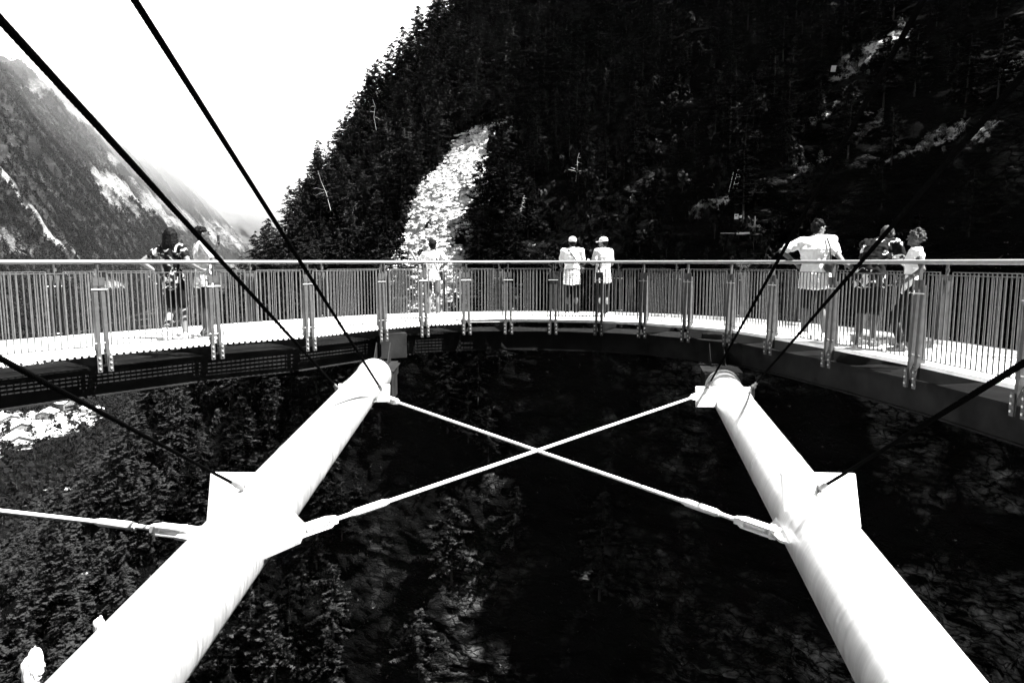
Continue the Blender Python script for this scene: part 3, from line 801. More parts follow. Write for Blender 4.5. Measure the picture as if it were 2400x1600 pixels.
# bare scree chute in the middle, and a few sunlit ledges painted pale
SX = s_at(-12, 126)
xc = SX + .7 + .36 * z_ + 3.0 * np.sin(z_ * .11)
wd = 9.0 - .03 * z_ + 3.5 * noise(z_ * .12, 0 * z_, 3.0 + 0 * z_)
SCW = lambda s, z: np.maximum(10.6 - .03 * z + 10.0 * fbm(z * .11 + 0 * s, s * .10 + 0 * z, 0 * (s + z) + 3.3, 4), 1.5)
pale = (1 - sstep(.55, 1.3, np.abs(s_ - xc) / SCW(s_, z_))) * (1 - sstep(22, 33, z_)) * sstep(-11, -5, z_) * .95
PALE_FN = lambda s, z: (np.abs(s - (SX + .7 + .36 * z + 3.0 * np.sin(z * .11))) / SCW(np.array(s, float), np.array(z, float)) < 1.0) & (z < 31) & (z > -9)
for x0, y0, z0, ls, lz, k in ((45.8, 91, 28.4, 4.2, 1.3, .52), (44.4, 92.5, 26.2, 3.6, 1.0, .5), (48.8, 78.6, 15.4, 2.6, 1.1, .5), (49.3, 73.2, 14.8, 1.3, 1.2, .5), (46, 79.6, 14.1, 4.5, .5, .48), (43.8, 87, 17.6, 2.0, .8, .42), (28.5, 94.5, 9.4, 2.4, 1.0, .5), (26.5, 97, 8.8, 2.2, .7, .48), (54.2, 75.9, 22.8, 2.4, .9, .5), (37.5, 87.6, 13.1, 2.5, .7, .44), (39.6, 90.7, 19.7, 1.5, 1.2, .42)):
    d2 = (Pc[..., 0] - x0) ** 2 + (Pc[..., 1] - y0) ** 2; j0 = np.unravel_index(np.argmin(d2 + (Pc[..., 2] - z0) ** 2), d2.shape)[0]
    ss = s_ - s_[j0, 0]; zz0 = (z_ - z0) + .38 * ss
    pale = np.maximum(pale, k * np.clip(1.5 - (ss / ls) ** 2 - (zz0 / lz) ** 2, 0, 1))
M['cliff'] = terrain_mat('cliff_rock', .002, .24, .55, True, .7, 1.0, .0015)
WRG = 1 - sstep(S_M0 - 12, S_M1 + 14, s_ + 0 * z_)
grid_object('cliff', Pc, M['cliff'], pale, (.05 + .95 * WRG) * (1 - .75 * sstep(2, 16, z_ + 0 * s_)) * (1 + 1.6 * (1 - sstep(s_at(52, 70) - 6, s_at(28, 98), s_ + 0 * z_)) * (1 - sstep(-12, 0, z_ + 0 * s_))))

# valley floor
xs = np.linspace(-1500, 140, 260)[:, None]; ys = np.concatenate([np.linspace(-150, 900, 200, endpoint=False), np.linspace(900, 9000, 60)])[None]
def floor_z(x, y):
    return -105 + fbm(x * .006, y * .006, 0 * x, 4) * 8 - 10 * np.exp(-((x + .355 * y + 150) / 60) ** 2)
Zf = floor_z(xs + 0 * ys, ys + 0 * xs)
def field(x, y):
    v = np.zeros(np.broadcast(x, y).shape)
    for cx, cy, rx, ry in ((-345, 468, 46, 62), (-520, 690, 120, 34), (-350, 690, 60, 14), (-330, 395, 26, 18)):
        v = np.maximum(v, 1.25 - ((x - cx) / rx) ** 2 - ((y - cy) / ry) ** 2)
    return np.clip(v, 0, 1.1)
M['floor'] = terrain_mat('valley_ground', .002, .01, .5, False, .6, .3, .002, .5)
grid_object('ground', np.stack([xs + 0 * ys, ys + 0 * xs, Zf], -1), M['floor'], field(xs, ys) + .25 * (fbm(xs * .02, ys * .02, 0 * xs + 0 * ys, 4) > .25))

# long sunlit mountainside on the left of the valley, in coordinates u (across) and y (along)
def hill(u, y):
    t = np.maximum(-(u + 373), 0)
    lift = -105 + 1.256 * t
    rid = 745 + 60 * noise(y * .0016, 0 * y, 1.5 + 0 * y) + 25 * noise(y * .006, 0 * y, 7.5 + 0 * y)
    soft = 60.
    z = -soft * np.log(np.exp(-lift / soft) + np.exp(-rid / soft))
    amp = sstep(0, 160, t)
    g = fbm(y * .0035 + u * .0018, u * .0010, z * 0 + 2, 4) * 80          # spurs and gullies running down the slope
    g2 = (1 - np.abs(fbm(y * .009 + u * .002, u * .002, z * 0 + 9, 4)) * 3) * 22
    f = fbm(y * .03, u * .03, z * .02, 5) * 16
    return z + (g + g2 + f) * amp
u_ = np.concatenate([np.linspace(-1700, -1000, 50, endpoint=False), np.linspace(-1000, -340, 330)])[:, None]; yy = np.concatenate([np.linspace(350, 2600, 620, endpoint=False), np.linspace(2600, 14000, 320)])[None]
U, Y = u_ + 0 * yy, yy + 0 * u_
ZH = hill(U, Y)
def hill_pale(u, y, z):
    n = fbm(y * .004 + u * .004, u * .003, 0 * u + 4, 5)
    streak = fbm(y * .012 - u * .006, u * .0025, 0 * u + 12, 5)
    v = sstep(.15, .4, streak) * .75 * sstep(-.1, .15, n)
    return v
HP = hill_pale(U, Y, ZH)
HPATCH = [(-640, 2500, 75, 330, 1), (-645, 3400, 90, 800, 1), (-600, 5200, 110, 1800, 1), (-558, 1322, 26, 14, 1), (-525, 1307, 20, 16, 1), (-494, 1330, 34, 24, 1), (-485, 1142, 40, 60, .9), (-560, 1180, 16, 22, 1), (-930, 3100, 45, 900, .9), (-760, 2900, 26, 260, .7), (-420, 1500, 18, 160, .8)]          # (u, y, ru, ry, strength) pale scree fans
def add_patches(u, y, v):
    for a, b, ra, rb, st in HPATCH:
        w = np.clip(1.0 - ((u - a) / ra) ** 2 - ((y - b) / rb) ** 2 + 1.3 * fbm(u * .014 + a, y * .009, 0 * u, 5), 0, 1) * st
        v = np.maximum(v, w)
    return v
#PATCHES
HP = add_patches(U, Y, HP)
M['hill'] = terrain_mat('mountain_slope', .003, .065, .20, False, 8.0, .09, .018, .75, (.15, 1.0))
grid_object('hill', np.stack([U - .30 * Y, Y, ZH], -1), M['hill'], HP)

# far range, its rock colour paled to add to the haze
def mountain(name, prof, y0, depth, seed, m):
    xs_ = np.linspace(prof[0][0], prof[-1][0], 260)[:, None]; v = np.linspace(0, 1, 70)[None]
    top = np.interp(xs_[:, 0], [p[0] for p in prof], [p[1] for p in prof])[:, None]
    n = fbm(xs_ * .0012 + seed, v * 3, 0 * xs_ + seed, 5)
    zz = -150 + (top + 150) * np.sin(v * PI / 2) ** 1.1 + n * 260 * v
    P = np.stack([xs_ + 0 * v, y0 + depth * v ** 1.2 + n * 300, zz], -1)
    back = P[:, ::-1].copy(); back[..., 1] = 2 * (y0 + depth) - back[..., 1] + 200
    grid_object(name, np.concatenate([P, back[:, 1:]], 1), m, sstep(.1, .5, np.concatenate([n + 0 * v, n[:, ::-1][:, 1:]], 1)) * .8)
M['range'] = terrain_mat('haze_paled_rock', .09, .3, .5, False, 0, .004, .11, .4)
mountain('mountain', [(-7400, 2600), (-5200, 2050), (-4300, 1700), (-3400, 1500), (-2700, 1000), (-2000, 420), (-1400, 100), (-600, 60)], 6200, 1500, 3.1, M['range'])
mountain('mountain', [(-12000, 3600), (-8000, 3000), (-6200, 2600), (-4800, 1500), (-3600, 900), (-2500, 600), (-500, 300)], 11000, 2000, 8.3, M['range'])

# unseen gorge wall behind the viewpoint, added to block low sky light
sb = np.linspace(-260, 150, 90)[:, None]; vb = np.linspace(0, 1, 60)[None]
zb = -125 + 250 * vb
nb = fbm(sb * .02, zb * .02, 0 * sb + 6, 5) * 8
yb = -34 - .28 * (zb + 125) * .35 - .10 * np.abs(sb) + nb - .30 * np.maximum(zb, 0)
grid_object('cliff', np.stack([sb + 0 * vb, yb, zb + 0 * sb], -1)[::-1], M['cliff'], 0 * (sb + vb))

# ================================================================== VEGETATION
def conifer_mesh(seed, h=12., spread=.17, gap=.15, dens=1.0, droop=.35, bare=.12):
    r = random.Random(seed); t = MB(); c_v = []; c_f = []
    lean = Vector((r.uniform(-.03, .03), r.uniform(-.03, .03), 0)) * h
    ax = lambda k: lean * (k ** 2) + Vector((0, 0, h * k))
    t.tube([ax(k) for k in (0, .2, .4, .6, .8, .97)], [h * .014, h * .011, h * .009, h * .006, h * .004, .015], 6)
    n = int(96 * dens)
    for i in range(n):
        k = bare + (1 - bare) * ((i + r.random()) / n)
        if r.random() < gap: continue
        L = h * spread * ((1 - k) ** .7 * 1.15 + .05) * r.choice((.45, .75, 1, 1, 1.15, 1.5)) * r.uniform(.8, 1.15)
        if k < bare + .12: L *= r.uniform(.4, 1)
        a = r.uniform(0, 2 * PI); base = ax(k)
        d = Vector((math.cos(a), math.sin(a), 0)); q = Vector((-d.y, d.x, 0))
        tip = base + d * L + Vector((0, 0, -droop * L + .25 * L * r.random()))
        t.tube([base, base.lerp(tip, .7)], [.035 * h / 12, .012], 3, cap=False)
        m = max(3, int(L / .34))
        for j in range(m):
            f = (j + .6) / m
            p = base.lerp(tip, f) + Vector((0, 0, r.uniform(-.1, .1)))
            w = (.26 + .40 * (1 - abs(f - .55))) * r.uniform(.6, 1.25) * (h / 12) ** .5
            for sgn in (-1, 1):
                o = q * sgn * w * r.uniform(.5, 1.1)
                v0 = p - d * .22 * w + Vector((0, 0, .05)); v1 = p + o + d * r.uniform(.0, .5) * w - Vector((0, 0, r.uniform(.02, .3) * w)); v2 = p + d * r.uniform(.5, 1.0) * w + Vector((0, 0, r.uniform(-.12, .12)))
                b = len(c_v); c_v += [v0, v1, v2]; c_f.append((b, b + 1, b + 2))
                e = p + o * .7 + Vector((0, 0, -w * r.uniform(.25, .7)))
                b = len(c_v); c_v += [p, v1, e]; c_f.append((b, b + 1, b + 2))
    t1 = t.mesh('trunk'); t1.materials.append(M['bark'])
    cm = MB(); cm.v = [tuple(v) for v in c_v]; cm.f = c_f
    c1 = cm.mesh('crown'); c1.materials.append(M['needle'])
    return t1, c1
CON = [conifer_mesh(100 + i, 12, random.Random(i).uniform(.22, .36), random.Random(i + 9).uniform(.02, .22), random.Random(i + 5).uniform(.8, 1.25), random.Random(i + 2).uniform(.1, .5), random.Random(i + 3).uniform(.06, .3)) for i in range(9)]
def broad_mesh(seed, h=9., m='leaf', n=420, size=.42):
    r = random.Random(seed); t = MB()
    t.tube([(0, 0, 0), (0.1, 0, h * .3), (.0, .1, h * .6)], [h * .022, h * .016, h * .008], 6)
    cl = []
    for i in range(11):
        a = r.uniform(0, 2 * PI); rr = r.uniform(.0, .26) * h; z = h * r.uniform(.35, .9)
        cl.append((Vector((math.cos(a) * rr * (1.2 - z / h), math.sin(a) * rr * (1.2 - z / h), z)), h * r.uniform(.1, .18)))
        t.tube([(0, 0, h * .3), cl[-1][0]], [h * .008, .02], 4, cap=False)
    cm = MB()
    for i in range(n):
        c, rad = r.choice(cl); v = Vector((r.gauss(0, 1), r.gauss(0, 1), r.gauss(0, 1))).normalized() * rad * r.uniform(.6, 1.15)
        p = c + v; a = Vector((r.gauss(0, 1), r.gauss(0, 1), r.gauss(0, 1))).normalized() * size * r.uniform(.5, 1.1); b = a.cross(Vector((r.gauss(0, 1), r.gauss(0, 1), r.gauss(0, 1)))).normalized() * size * r.uniform(.4, .9)
        k = len(cm.v); cm.v += [tuple(p - a), tuple(p + b), tuple(p + a), tuple(p - b)]; cm.f.append((k, k + 1, k + 2, k + 3))
    t1 = t.mesh('trunk'); t1.materials.append(M['bark']); c1 = cm.mesh('crown'); c1.materials.append(M[m]); return t1, c1
BRD = [broad_mesh(40 + i) for i in range(4)]

def plant_tree(name, meshes, p, sc_, rz, label, group, cat='tree', tilt=(0, 0)):
    e = empty(name, label, cat, loc=p, group=group); e.rotation_euler = (tilt[0], tilt[1], rz); e.scale = (sc_, sc_, sc_)
    link_me('trunk', meshes[0], e); link_me('crown', meshes[1], e); return e

CAM = Vector((0, 0, 1.2)); PITCH = math.atan(186 / 1600)
def inview(p, mg=.03):
    dx, dy, dz = p[0], p[1], p[2] - 1.2
    zc = dy * math.cos(PITCH) - dz * math.sin(PITCH)
    if zc < 5: return False
    return abs(dx / zc) < .75 + mg and abs((dy * math.sin(PITCH) + dz * math.cos(PITCH)) / zc) < .5 + mg

# candidate spots on the forested slope
spots = []
tries = 0
while len(spots) < 3600 and tries < 90000:
    tries += 1
    s = rng.uniform(S_R - 20, SMAX - 60); z = rng.uniform(-100, 120)
    wR = 1 - float(sstep(S_M0 - 12, S_M1 + 4, np.array(s)))
    if PALE_FN(s, z) and rng.random() < .965: continue
    dens = 1.0 if wR < .2 else (.9 if z > 12 else .12 if z > -4 else .012)
    if wR < .2 and s < S_M1 + 12 and z < -12: dens = .25
    if rng.random() > dens: continue
    P = cliff(np.array(s), np.array(z))
    spots.append((P[0], P[1], P[2] - .4, s, z, wR))
near = sorted([p for p in spots if inview(p[:3], .06)], key=lambda p: math.dist(p[:3], CAM))
# thin to keep crowns apart
kept = []; rest = []
cell = {}
for p in near:
    k = (round(p[0] / 3.2), round(p[1] / 3.2), round(p[2] / 3.2))
    if k in cell: rest.append(p); continue
    cell[k] = 1; kept.append(p)
NT = 285
random.Random(4).shuffle
# the ones that show largest: nearest first, and the skyline
solo, rest2 = kept[:NT], kept[NT:]
lab = {'cliff': ('slender dark conifer clinging to the shaded cliff above the right half of the walkway', 'conifers on the shaded cliff above the walkway'),
       'mid': ('dark conifer on the steep slope around the bright scree chute', 'conifers around the scree chute'),
       'spur': ('dark conifer on the spur that runs down to the left behind the walkway', 'conifers on the spur behind the walkway'),
       'low': ('dark conifer on the gorge slope below the level of the walkway deck', 'conifers below the walkway')}
r5 = random.Random(5)
for p in solo:
    kd = 'low' if p[4] < -3 else ('cliff' if p[5] > .3 else ('mid' if p[3] < S_M1 + 34 else 'spur'))
    sc_ = r5.uniform(.4, .8) if kd == 'cliff' else r5.choice((.45, .65, .8, 1.0, 1.25)) * r5.uniform(.85, 1.15)
    plant_tree('conifer', CON[r5.randrange(len(CON))], (p[0], p[1], p[2]), sc_, r5.uniform(0, 6.28), *lab[kd])

# the rest of the wood: one object each, instances on points
def scatter(name, pts, scl, meshes, label, merged=True):
    """one object holding copies of joined tree meshes, built with numpy"""
    proto = []
    for t, c in meshes:
        vs = []; fs = []; mi = []; off = 0
        for k, me in enumerate((t, c)):
            n = len(me.vertices); v = np.empty(n * 3, np.float32); me.vertices.foreach_get('co', v); vs.append(v.reshape(-1, 3))
            for pl in me.polygons: fs.append([i + off for i in pl.vertices]); mi.append(k)
            off += n
        tri = []; tmi = []
        for f, k in zip(fs, mi):
            for q in range(1, len(f) - 1): tri.append((f[0], f[q], f[q + 1])); tmi.append(k)
        proto.append((np.vstack(vs), np.array(tri), np.array(tmi)))
    V = []; T = []; MI = []; off = 0
    for i, p in enumerate(pts):
        v, t, mi = proto[i % len(proto)]
        a = rng.uniform(0, 6.28); ca, sa = math.cos(a), math.sin(a); k = scl[i]
        w = np.stack([v[:, 0] * ca - v[:, 1] * sa, v[:, 0] * sa + v[:, 1] * ca, v[:, 2]], 1) * k + np.array(p[:3])
        V.append(w); T.append(t + off); MI.append(mi); off += len(v)
    V = np.vstack(V).astype(np.float32); T = np.vstack(T).astype(np.int32); MI = np.concatenate(MI).astype(np.int32)
    me = bpy.data.meshes.new(name); me.vertices.add(len(V)); me.vertices.foreach_set('co', V.reshape(-1))
    me.loops.add(T.size); me.loops.foreach_set('vertex_index', T.reshape(-1)); me.polygons.add(len(T)); me.polygons.foreach_set('loop_start', np.arange(0, T.size, 3, dtype=np.int32))
    me.materials.append(meshes[0][0].materials[0]); me.materials.append(meshes[0][1].materials[0])
    me.polygons.foreach_set('material_index', MI); me.update(calc_edges=True)
    o = bpy.data.objects.new(name, me); C.objects.link(o); return tag(o, label, None, None, 'stuff')
LOWC = [conifer_mesh(300 + i, 12, .31, .06, .8, .3, .08) for i in range(5)]
for _t, _c in LOWC: _c.materials[0] = M['needle_far']
scatter('forest', rest2, [r5.choice((.5, .7, .85, 1.1)) * r5.uniform(.85, 1.15) for _ in rest2], LOWC, 'dense dark conifer forest covering the gorge slopes')

M['rubble'] = mat('scree_stone', .5, .95, 0, .35, .8, spec=.1)
def stone_mesh(seed):
    bm = bmesh.new(); bmesh.ops.create_icosphere(bm, subdivisions=1, radius=1); q = random.Random(seed)
    for v in bm.verts: v.co = Vector((v.co.x * 1.3, v.co.y * .9, v.co.z * .6)) * q.uniform(.6, 1.25)
    me = bpy.data.meshes.new('stone'); bm.to_mesh(me); bm.free(); me.materials.append(M['rubble']); return me
ST = [stone_mesh(i) for i in range(6)]
pts = []
while len(pts) < 5200:
    s, z = SX + rng.uniform(-24, 24), rng.uniform(-8, 31)
    if not PALE_FN(SX + .7 + .36 * z + (s - SX - .7 - .36 * z) / rng.uniform(.6, 1.2), z): continue
    P = cliff(np.array(s), np.array(z)); pts.append((P[0], P[1], P[2] + .05))
scatter('scree_rubble', pts, [.10 + .55 * r5.random() ** 4 for _ in pts], [(ST[i], ST[i + 1]) for i in range(5)], 'loose broken rock covering the scree chute')
pts = []
UB = [broad_mesh(900 + i, 3.2, 'needle_far', 120, .34) for i in range(4)]
while len(pts) < 4200:
    s, z = rng.uniform(S_M0 - 25, S_E + 25), rng.uniform(-75, 95)
    if PALE_FN(s, z) and rng.random() < .985: continue
    if z < -8 and s < S_M1 + 26: continue
    P = cliff(np.array(s), np.array(z))
    if inview(P, .02): pts.append((P[0], P[1], P[2] - .6))
scatter('undergrowth', pts, [r5.uniform(.5, 1.2) for _ in pts], UB, 'dark bushes filling the gaps between the conifers')

# wood on the valley floor and the left mountainside
def bush_mesh(seed, m):
    r = random.Random(seed); cm = MB(); t = MB(); t.tube([(0, 0, -1), (0, 0, 3)], [.25, .1], 4)
    for i in range(26):
        a = r.uniform(0, 6.28); z = r.uniform(.8, 8); rr = (1 - z / 10) * 2.6 * math.sqrt(r.random())
        p = Vector((math.cos(a) * rr, math.sin(a) * rr, z)); s = r.uniform(.9, 1.7)
        d = [Vector((r.gauss(0, 1), r.gauss(0, 1), r.gauss(0, 1))).normalized() * s for _ in range(3)]
        k = len(cm.v); cm.v += [tuple(p + q) for q in d]; cm.f.append((k, k + 1, k + 2))
    t1 = t.mesh('trunk'); t1.materials.append(M['bark']); c1 = cm.mesh('crown'); c1.materials.append(M[m]); return t1, c1
M['hill_leaf'] = leaf_mat('mountain_wood_foliage', .0005, .010, .03, .42, .68)
M['floor_leaf'] = leaf_mat('valley_wood_foliage', .0005, .008, .05, .42, .7)
BU = [bush_mesh(60 + i, 'hill_leaf') for i in range(5)]
BF = [bush_mesh(80 + i, 'floor_leaf') for i in range(5)]
n0 = 90000
uu = -rng.uniform(345, 1080, n0); vy = 450 + 2300 * rng.random(n0) ** 1.5
zz = hill(uu, vy); hp = add_patches(uu, vy, hill_pale(uu, vy, zz))
dn = .7 * np.exp(-((uu + 800) / 160) ** 2 - ((vy - 2050) / 420) ** 2) + fbm(vy * .006 + uu * .003, uu * .006, 0 * uu + 21, 4)
low_band = 1 - sstep(60, 260, zz)                     # closed wood on the lower slope
keep = (rng.random(n0) < np.clip(.05 + 1.2 * sstep(-.05, .3, dn) + .85 * low_band, 0, 1)) & (hp < .35)
cand = [(x, y, z) for x, y, z in zip((uu - .30 * vy)[keep], vy[keep], zz[keep]) if inview((x, y, z), .02)][:15000]
scatter('mountain_wood', cand, rng.uniform(1.1, 2.3, len(cand)), BU, 'scattered woodland covering the sunlit mountainside on the left')
xf = rng.uniform(-700, -20, 40000); yf = rng.uniform(60, 900, 40000); zf = floor_z(xf, yf); fl = field(xf, yf)
kp = ((fl < .3) | (rng.random(40000) < .30)) & ((xf + .30 * yf) > -385)
cand = [(x, y, z - .5) for x, y, z in zip(xf[kp], yf[kp], zf[kp]) if inview((x, y, z), .03)][:7000]
scatter('valley_wood', cand, rng.uniform(.7, 1.5, len(cand)), BF, 'dark trees filling the valley floor')
# ------------------------------------------------------------------ village
M['roof'] = mat('pale_roof_slab', .75, .8, 0, .6, .2); M['wall'] = mat('chalet_wall', .10, .9, 0, .8, .4); M['wallw'] = mat('whitewashed_wall', .5, .9, 0, .8, .2)
M['pane'] = mat('window_glass', .02, .2)
def house(name, label, x, y, rz, w, l, h, pitch=.45, wall='wall', chimney=True):
    z = float(floor_z(np.array(float(x)), np.array(float(y)))) - .3
    w *= 1.12; l *= 1.12; h *= 1.1
    e = empty(name, label, 'house', loc=(x, y, z), rz=rz, group='chalets in the village')
    rh = w / 2 * pitch
    m = MB(); m.prism([(-w / 2, -l / 2, 0), (w / 2, -l / 2, 0), (w / 2, -l / 2, h), (0, -l / 2, h + rh), (-w / 2, -l / 2, h)], (0, l, 0)); m.build('wall', M[wall], e)
    ro = MB(); o = .9
    for sx in (-1, 1):
        ro.prism([(sx * (w / 2 + o), -l / 2 - o, h - o * pitch + .05), (0, -l / 2 - o, h + rh + .05), (0, -l / 2 - o, h + rh + .35), (sx * (w / 2 + o), -l / 2 - o, h - o * pitch + .35)], (0, l + 2 * o, 0))
    rf = ro.build('roof', M['roof'], e)
    if chimney:
        c = MB(); c.box((w * .2, l * .15, h + rh + .4), .7, .7, 1.6); c.box((w * .2, l * .15, h + rh + 1.25), .95, .95, .15); c.build('chimney', M['wallw'], rf)
    for fy, sg in ((-l / 2, -1),):
        for wx in (-w * .25, w * .25):
            for wz in (h * .35, h * .75):
                f = MB(); f.box((wx, fy + sg * .04, wz), 1.3, .08, 1.4); f = f.build('window', M['wallw'], e)
                p = MB(); p.box((wx, fy + sg * .09, wz), 1.0, .04, 1.1); p.build('pane', M['pane'], f)
    d = MB(); d.box((0, -l / 2 - .05, 1.05), 1.1, .1, 2.1); d.build('door', M['bark'], e)
    bm = MB(); bm.box((0, -l / 2 - .6, h * .55), w * .8, 1.1, .15)
    for k in range(9): bm.box((-w * .4 + w * .1 * k, -l / 2 - 1.1, h * .55 + .5), .08, .08, .9)
    bm.box((0, -l / 2 - 1.1, h * .55 + 1.0), w * .8, .1, .1); bm.build('balcony', M['bark'], e)
    return e
house('chalet', 'chalet with a broad pale roof, highest of the village below the left girder', -358, 535, R_(70), 11, 15, 5)
house('chalet', 'wide pale roofed chalet just below the highest one in the village', -351, 505, R_(18), 10, 12, 4)
house('chalet', 'long pale roofed house in the middle of the village, gable to the left', -362, 475, R_(62), 10, 20, 4.5, .4)
house('chalet', 'dark gabled chalet whose pale roof overlaps the long house in the village', -334, 452, R_(48), 11, 16, 5)
house('chalet', 'large pale roofed chalet with a grey gable, lowest of the village', -311, 420, R_(40), 12, 16, 5.5, .45, 'wallw')
house('chalet', 'chalet cut by the left edge of the picture beside the lowest one', -333, 426, R_(15), 9, 11, 4.5)
house('chalet', 'small house alone among the trees right of the village', -322, 520, R_(30), 7, 8, 3.5)
house('chalet', 'small white shed right of the highest chalet', -334, 528, R_(70), 5, 7, 3, .4, 'wallw', False)
# ------------------------------------------------------------------ things on the cliff
TG = Vector((.83, -.55, 0)).normalized(); OUTW = Vector((-.55, -.83, 0)).normalized(); CRZ = math.atan2(TG.y, TG.x)
def on_cliff(x, y, z, k=.5): return Vector((x, y, z)) + OUTW * k
e = empty('ladder', 'small steel ladder fixed to the cliff above the control box', 'ladder', loc=on_cliff(29.77, 92.1, 10.6, 1.0), rz=CRZ)
m = MB()
for x in (-.28, .28): m.tube([(x, 0, 0), (x + .5, .35, 2.6 + (x > 0) * .5)], .035, 6)
m.build('side_rail', M['white'], e)
m = MB()
for k in range(9): f = .06 + k * .115; m.tube([(-.28 + .5 * f, .35 * f, 2.6 * f), (.28 + .5 * f, .35 * f, 2.6 * f)], .025, 6)
m.build('rungs', M['white'], e)
m = MB(); m.tube([(-.75, -.05, -.25), (-.3, .2, 2.3)], .03, 6); m.build('hand_bar', M['white'], e)
e = empty('control_box', 'white control box with a small panel, mounted on the shaded cliff', 'box', loc=on_cliff(29.55, 89.99, 6.98, 1.3), rz=CRZ)
m = MB(); m.box((0, 0, 0), .5, .2, .65); m.build('cabinet', M['white'], e, bevel=.02)
m = MB(); m.box((-.02, -.11, .12), .3, .02, .16); m.build('cabinet_panel', M['galv'], e)
m = MB(); m.box((0, 0, 0), .26, .15, .32); tag(m.build('junction_box', M['white'], None, loc=on_cliff(29.98, 89.7, 6.95, 1.3), bevel=.015), 'small white junction box right of the control box on the cliff', 'box'); bpy.data.objects['junction_box'].rotation_euler = (0, 0, CRZ)
e = empty('safety_rail', 'white tubular safety rail around a ledge on the cliff', 'rail', loc=on_cliff(30.0, 90.4, 4.9, 1.3), rz=CRZ)
m = MB(); m.tube([(-2.3, 0, .05), (-.3, 0, 0)], .035, 6); m.build('cable_line', M['white'], e)
m = MB(); m.tube([(-.2, 0, -.03), (.6, 0, -.06), (1.5, 0, 0)], .15, 10); m.build('lower_bar', M['white'], e, smooth='auto')
m = MB(); m.tube([(1.75, .1, .05), (1.95, .1, 1.0), (1.97, .1, 2.1)], .10, 8); m.build('upright', M['galv'], e)
m = MB(); m.tube([(1.5, 0, 0), (1.75, .1, -.02)], .07, 8); m.build('elbow', M['white'], e)
m = MB(); m.box((0, 0, 0), .62, .04, .80); m.box((0, -.03, 0), .5, .02, .68)
o = m.build('notice_board', M['white'], None, loc=on_cliff(43.38, 95.13, 26.55, 1.6), bevel=.01); o.rotation_euler = (0, .15, CRZ); tag(o, 'small blank white board on the dark cliff above the right half of the walkway', 'board')

M['sunlit_leaf'] = leaf_mat('sunlit_tone_foliage', .006, .2, 1.1, .38, .7)  # pale leaf colour stands in for sun on the ledge shrubs
SH = [broad_mesh(700 + i, 2.0, 'sunlit_leaf', 230, .11) for i in range(4)]
r8 = random.Random(8)
for (x, y, z, n, ds, dz) in ((45.8, 91, 28.4, 13, -5.5, 3.4), (44.4, 92.5, 26.0, 9, -4, 1.2), (48.76, 78.6, 15.6, 9, -3.2, 1.4), (49.3, 73.2, 14.6, 7, -2.2, -.6), (46.1, 79.6, 14.0, 9, -5, .7), (43.8, 86.8, 17.6, 4, -2.5, .6),
                           (39.6, 90.7, 19.7, 4, -2, .8), (28.6, 94.5, 9.3, 10, -4.5, 2.6), (26.2, 97, 8.6, 5, -2, .8), (54.2, 75.9, 22.7, 6, -3, 1.2), (37.5, 87.7, 13.1, 5, -3, 1.0), (21.6, 119.5, 31.2, 4, -4, .8), (10.3, 144, 40.2, 6, -3, 3), (2.5, 124, 13, 6, -4, 2), (18, 103, 10, 5, -4, 1.4)):
    s0 = s_at(x, y) 
    # the point's own arclength: search near the foot of the wall
    cs = np.linspace(max(s0 - 60, 0), s0 + 60, 400); Pq = cliff(cs, np.full(400, z)); s0 = cs[np.argmin((Pq[:, 0] - x) ** 2 + (Pq[:, 1] - y) ** 2)]
    n = (n + 1) // 2
    for k in range(n):
        f = (k + r8.random()) / n - .5
        a, b = s0 + f * ds * 1.4, z + f * dz * 1.2 + r8.uniform(-1.3, 1.3)
        P = cliff(np.array(a), np.array(b)); x_, y_, nx_, ny_ = plan(np.array(a))
        plant_tree('shrub', SH[r8.randrange(4)], (P[0] + nx_ * .2, P[1] + ny_ * .2, P[2] - .9), r8.choice((.35, .5, .7, .95)), r8.uniform(0, 6), 'shrub coloured pale as if sunlit on a ledge of the dark cliff', 'pale shrubs on the cliff ledges', 'shrub', (r8.uniform(-.2, .3), r8.uniform(-.3, .3)))

def snag(name, label, p, h, seed, tilt, n=14, thick=.11):
    q = random.Random(seed); e = empty(name, label, 'dead tree', loc=p); e.rotation_euler = (tilt[0], tilt[1], q.uniform(0, 6)); t = MB()
    t.tube([(0, 0, -.5), (.05 * h, 0, h * .4), (-.02 * h, .04 * h, h * .75), (.03 * h, 0, h)], [thick, thick * .8, thick * .5, .03], 7)
    b = t
    for i in range(n):
        z = h * q.uniform(.2, .97); a = q.uniform(0, 6.28); L_ = h * q.uniform(.08, .28) * (1.15 - z / h)
        p0 = Vector((0, 0, z)); p1 = p0 + Vector((math.cos(a), math.sin(a), q.uniform(-.3, .3))) * L_; p2 = p1 + Vector((math.cos(a + q.uniform(-.8, .8)), math.sin(a), q.uniform(-.6, .2))) * L_ * .6
        b.tube([Vector((0, 0, z - .05)) if i == 0 else p0, p1, p2], [.05, .035, .015], 4, cap=False)
    b.build('trunk', M['dead'], e); return e
def off_cliff(x, y, z, k):
    d = (Vector((0, 0, z)) - Vector((x, y, z))).normalized(); return Vector((x, y, z)) + d * k
snag('dead_tree', 'bleached dead tree with twisted roots low on the spur', off_cliff(-37.9, 159.7, 10.5, 7), 4.2, 1, (.5, .3), 16, .16)
snag('dead_tree', 'thin leaning dead trunk on the spur', off_cliff(-44.2, 168.5, 13.5, 8), 9.5, 2, (.0, -.42), 4, .06)
snag('dead_tree', 'bleached snag with drooping branches right of the bright scree', off_cliff(1.2, 126.6, 8.6, 6), 4.6, 3, (.3, -.5), 22, .15)
snag('dead_tree', 'slender pale dead tree on the dark wall above the couple in white caps', off_cliff(11.3, 122.9, 15.2, 5), 4.4, 4, (.1, .15), 8, .09)
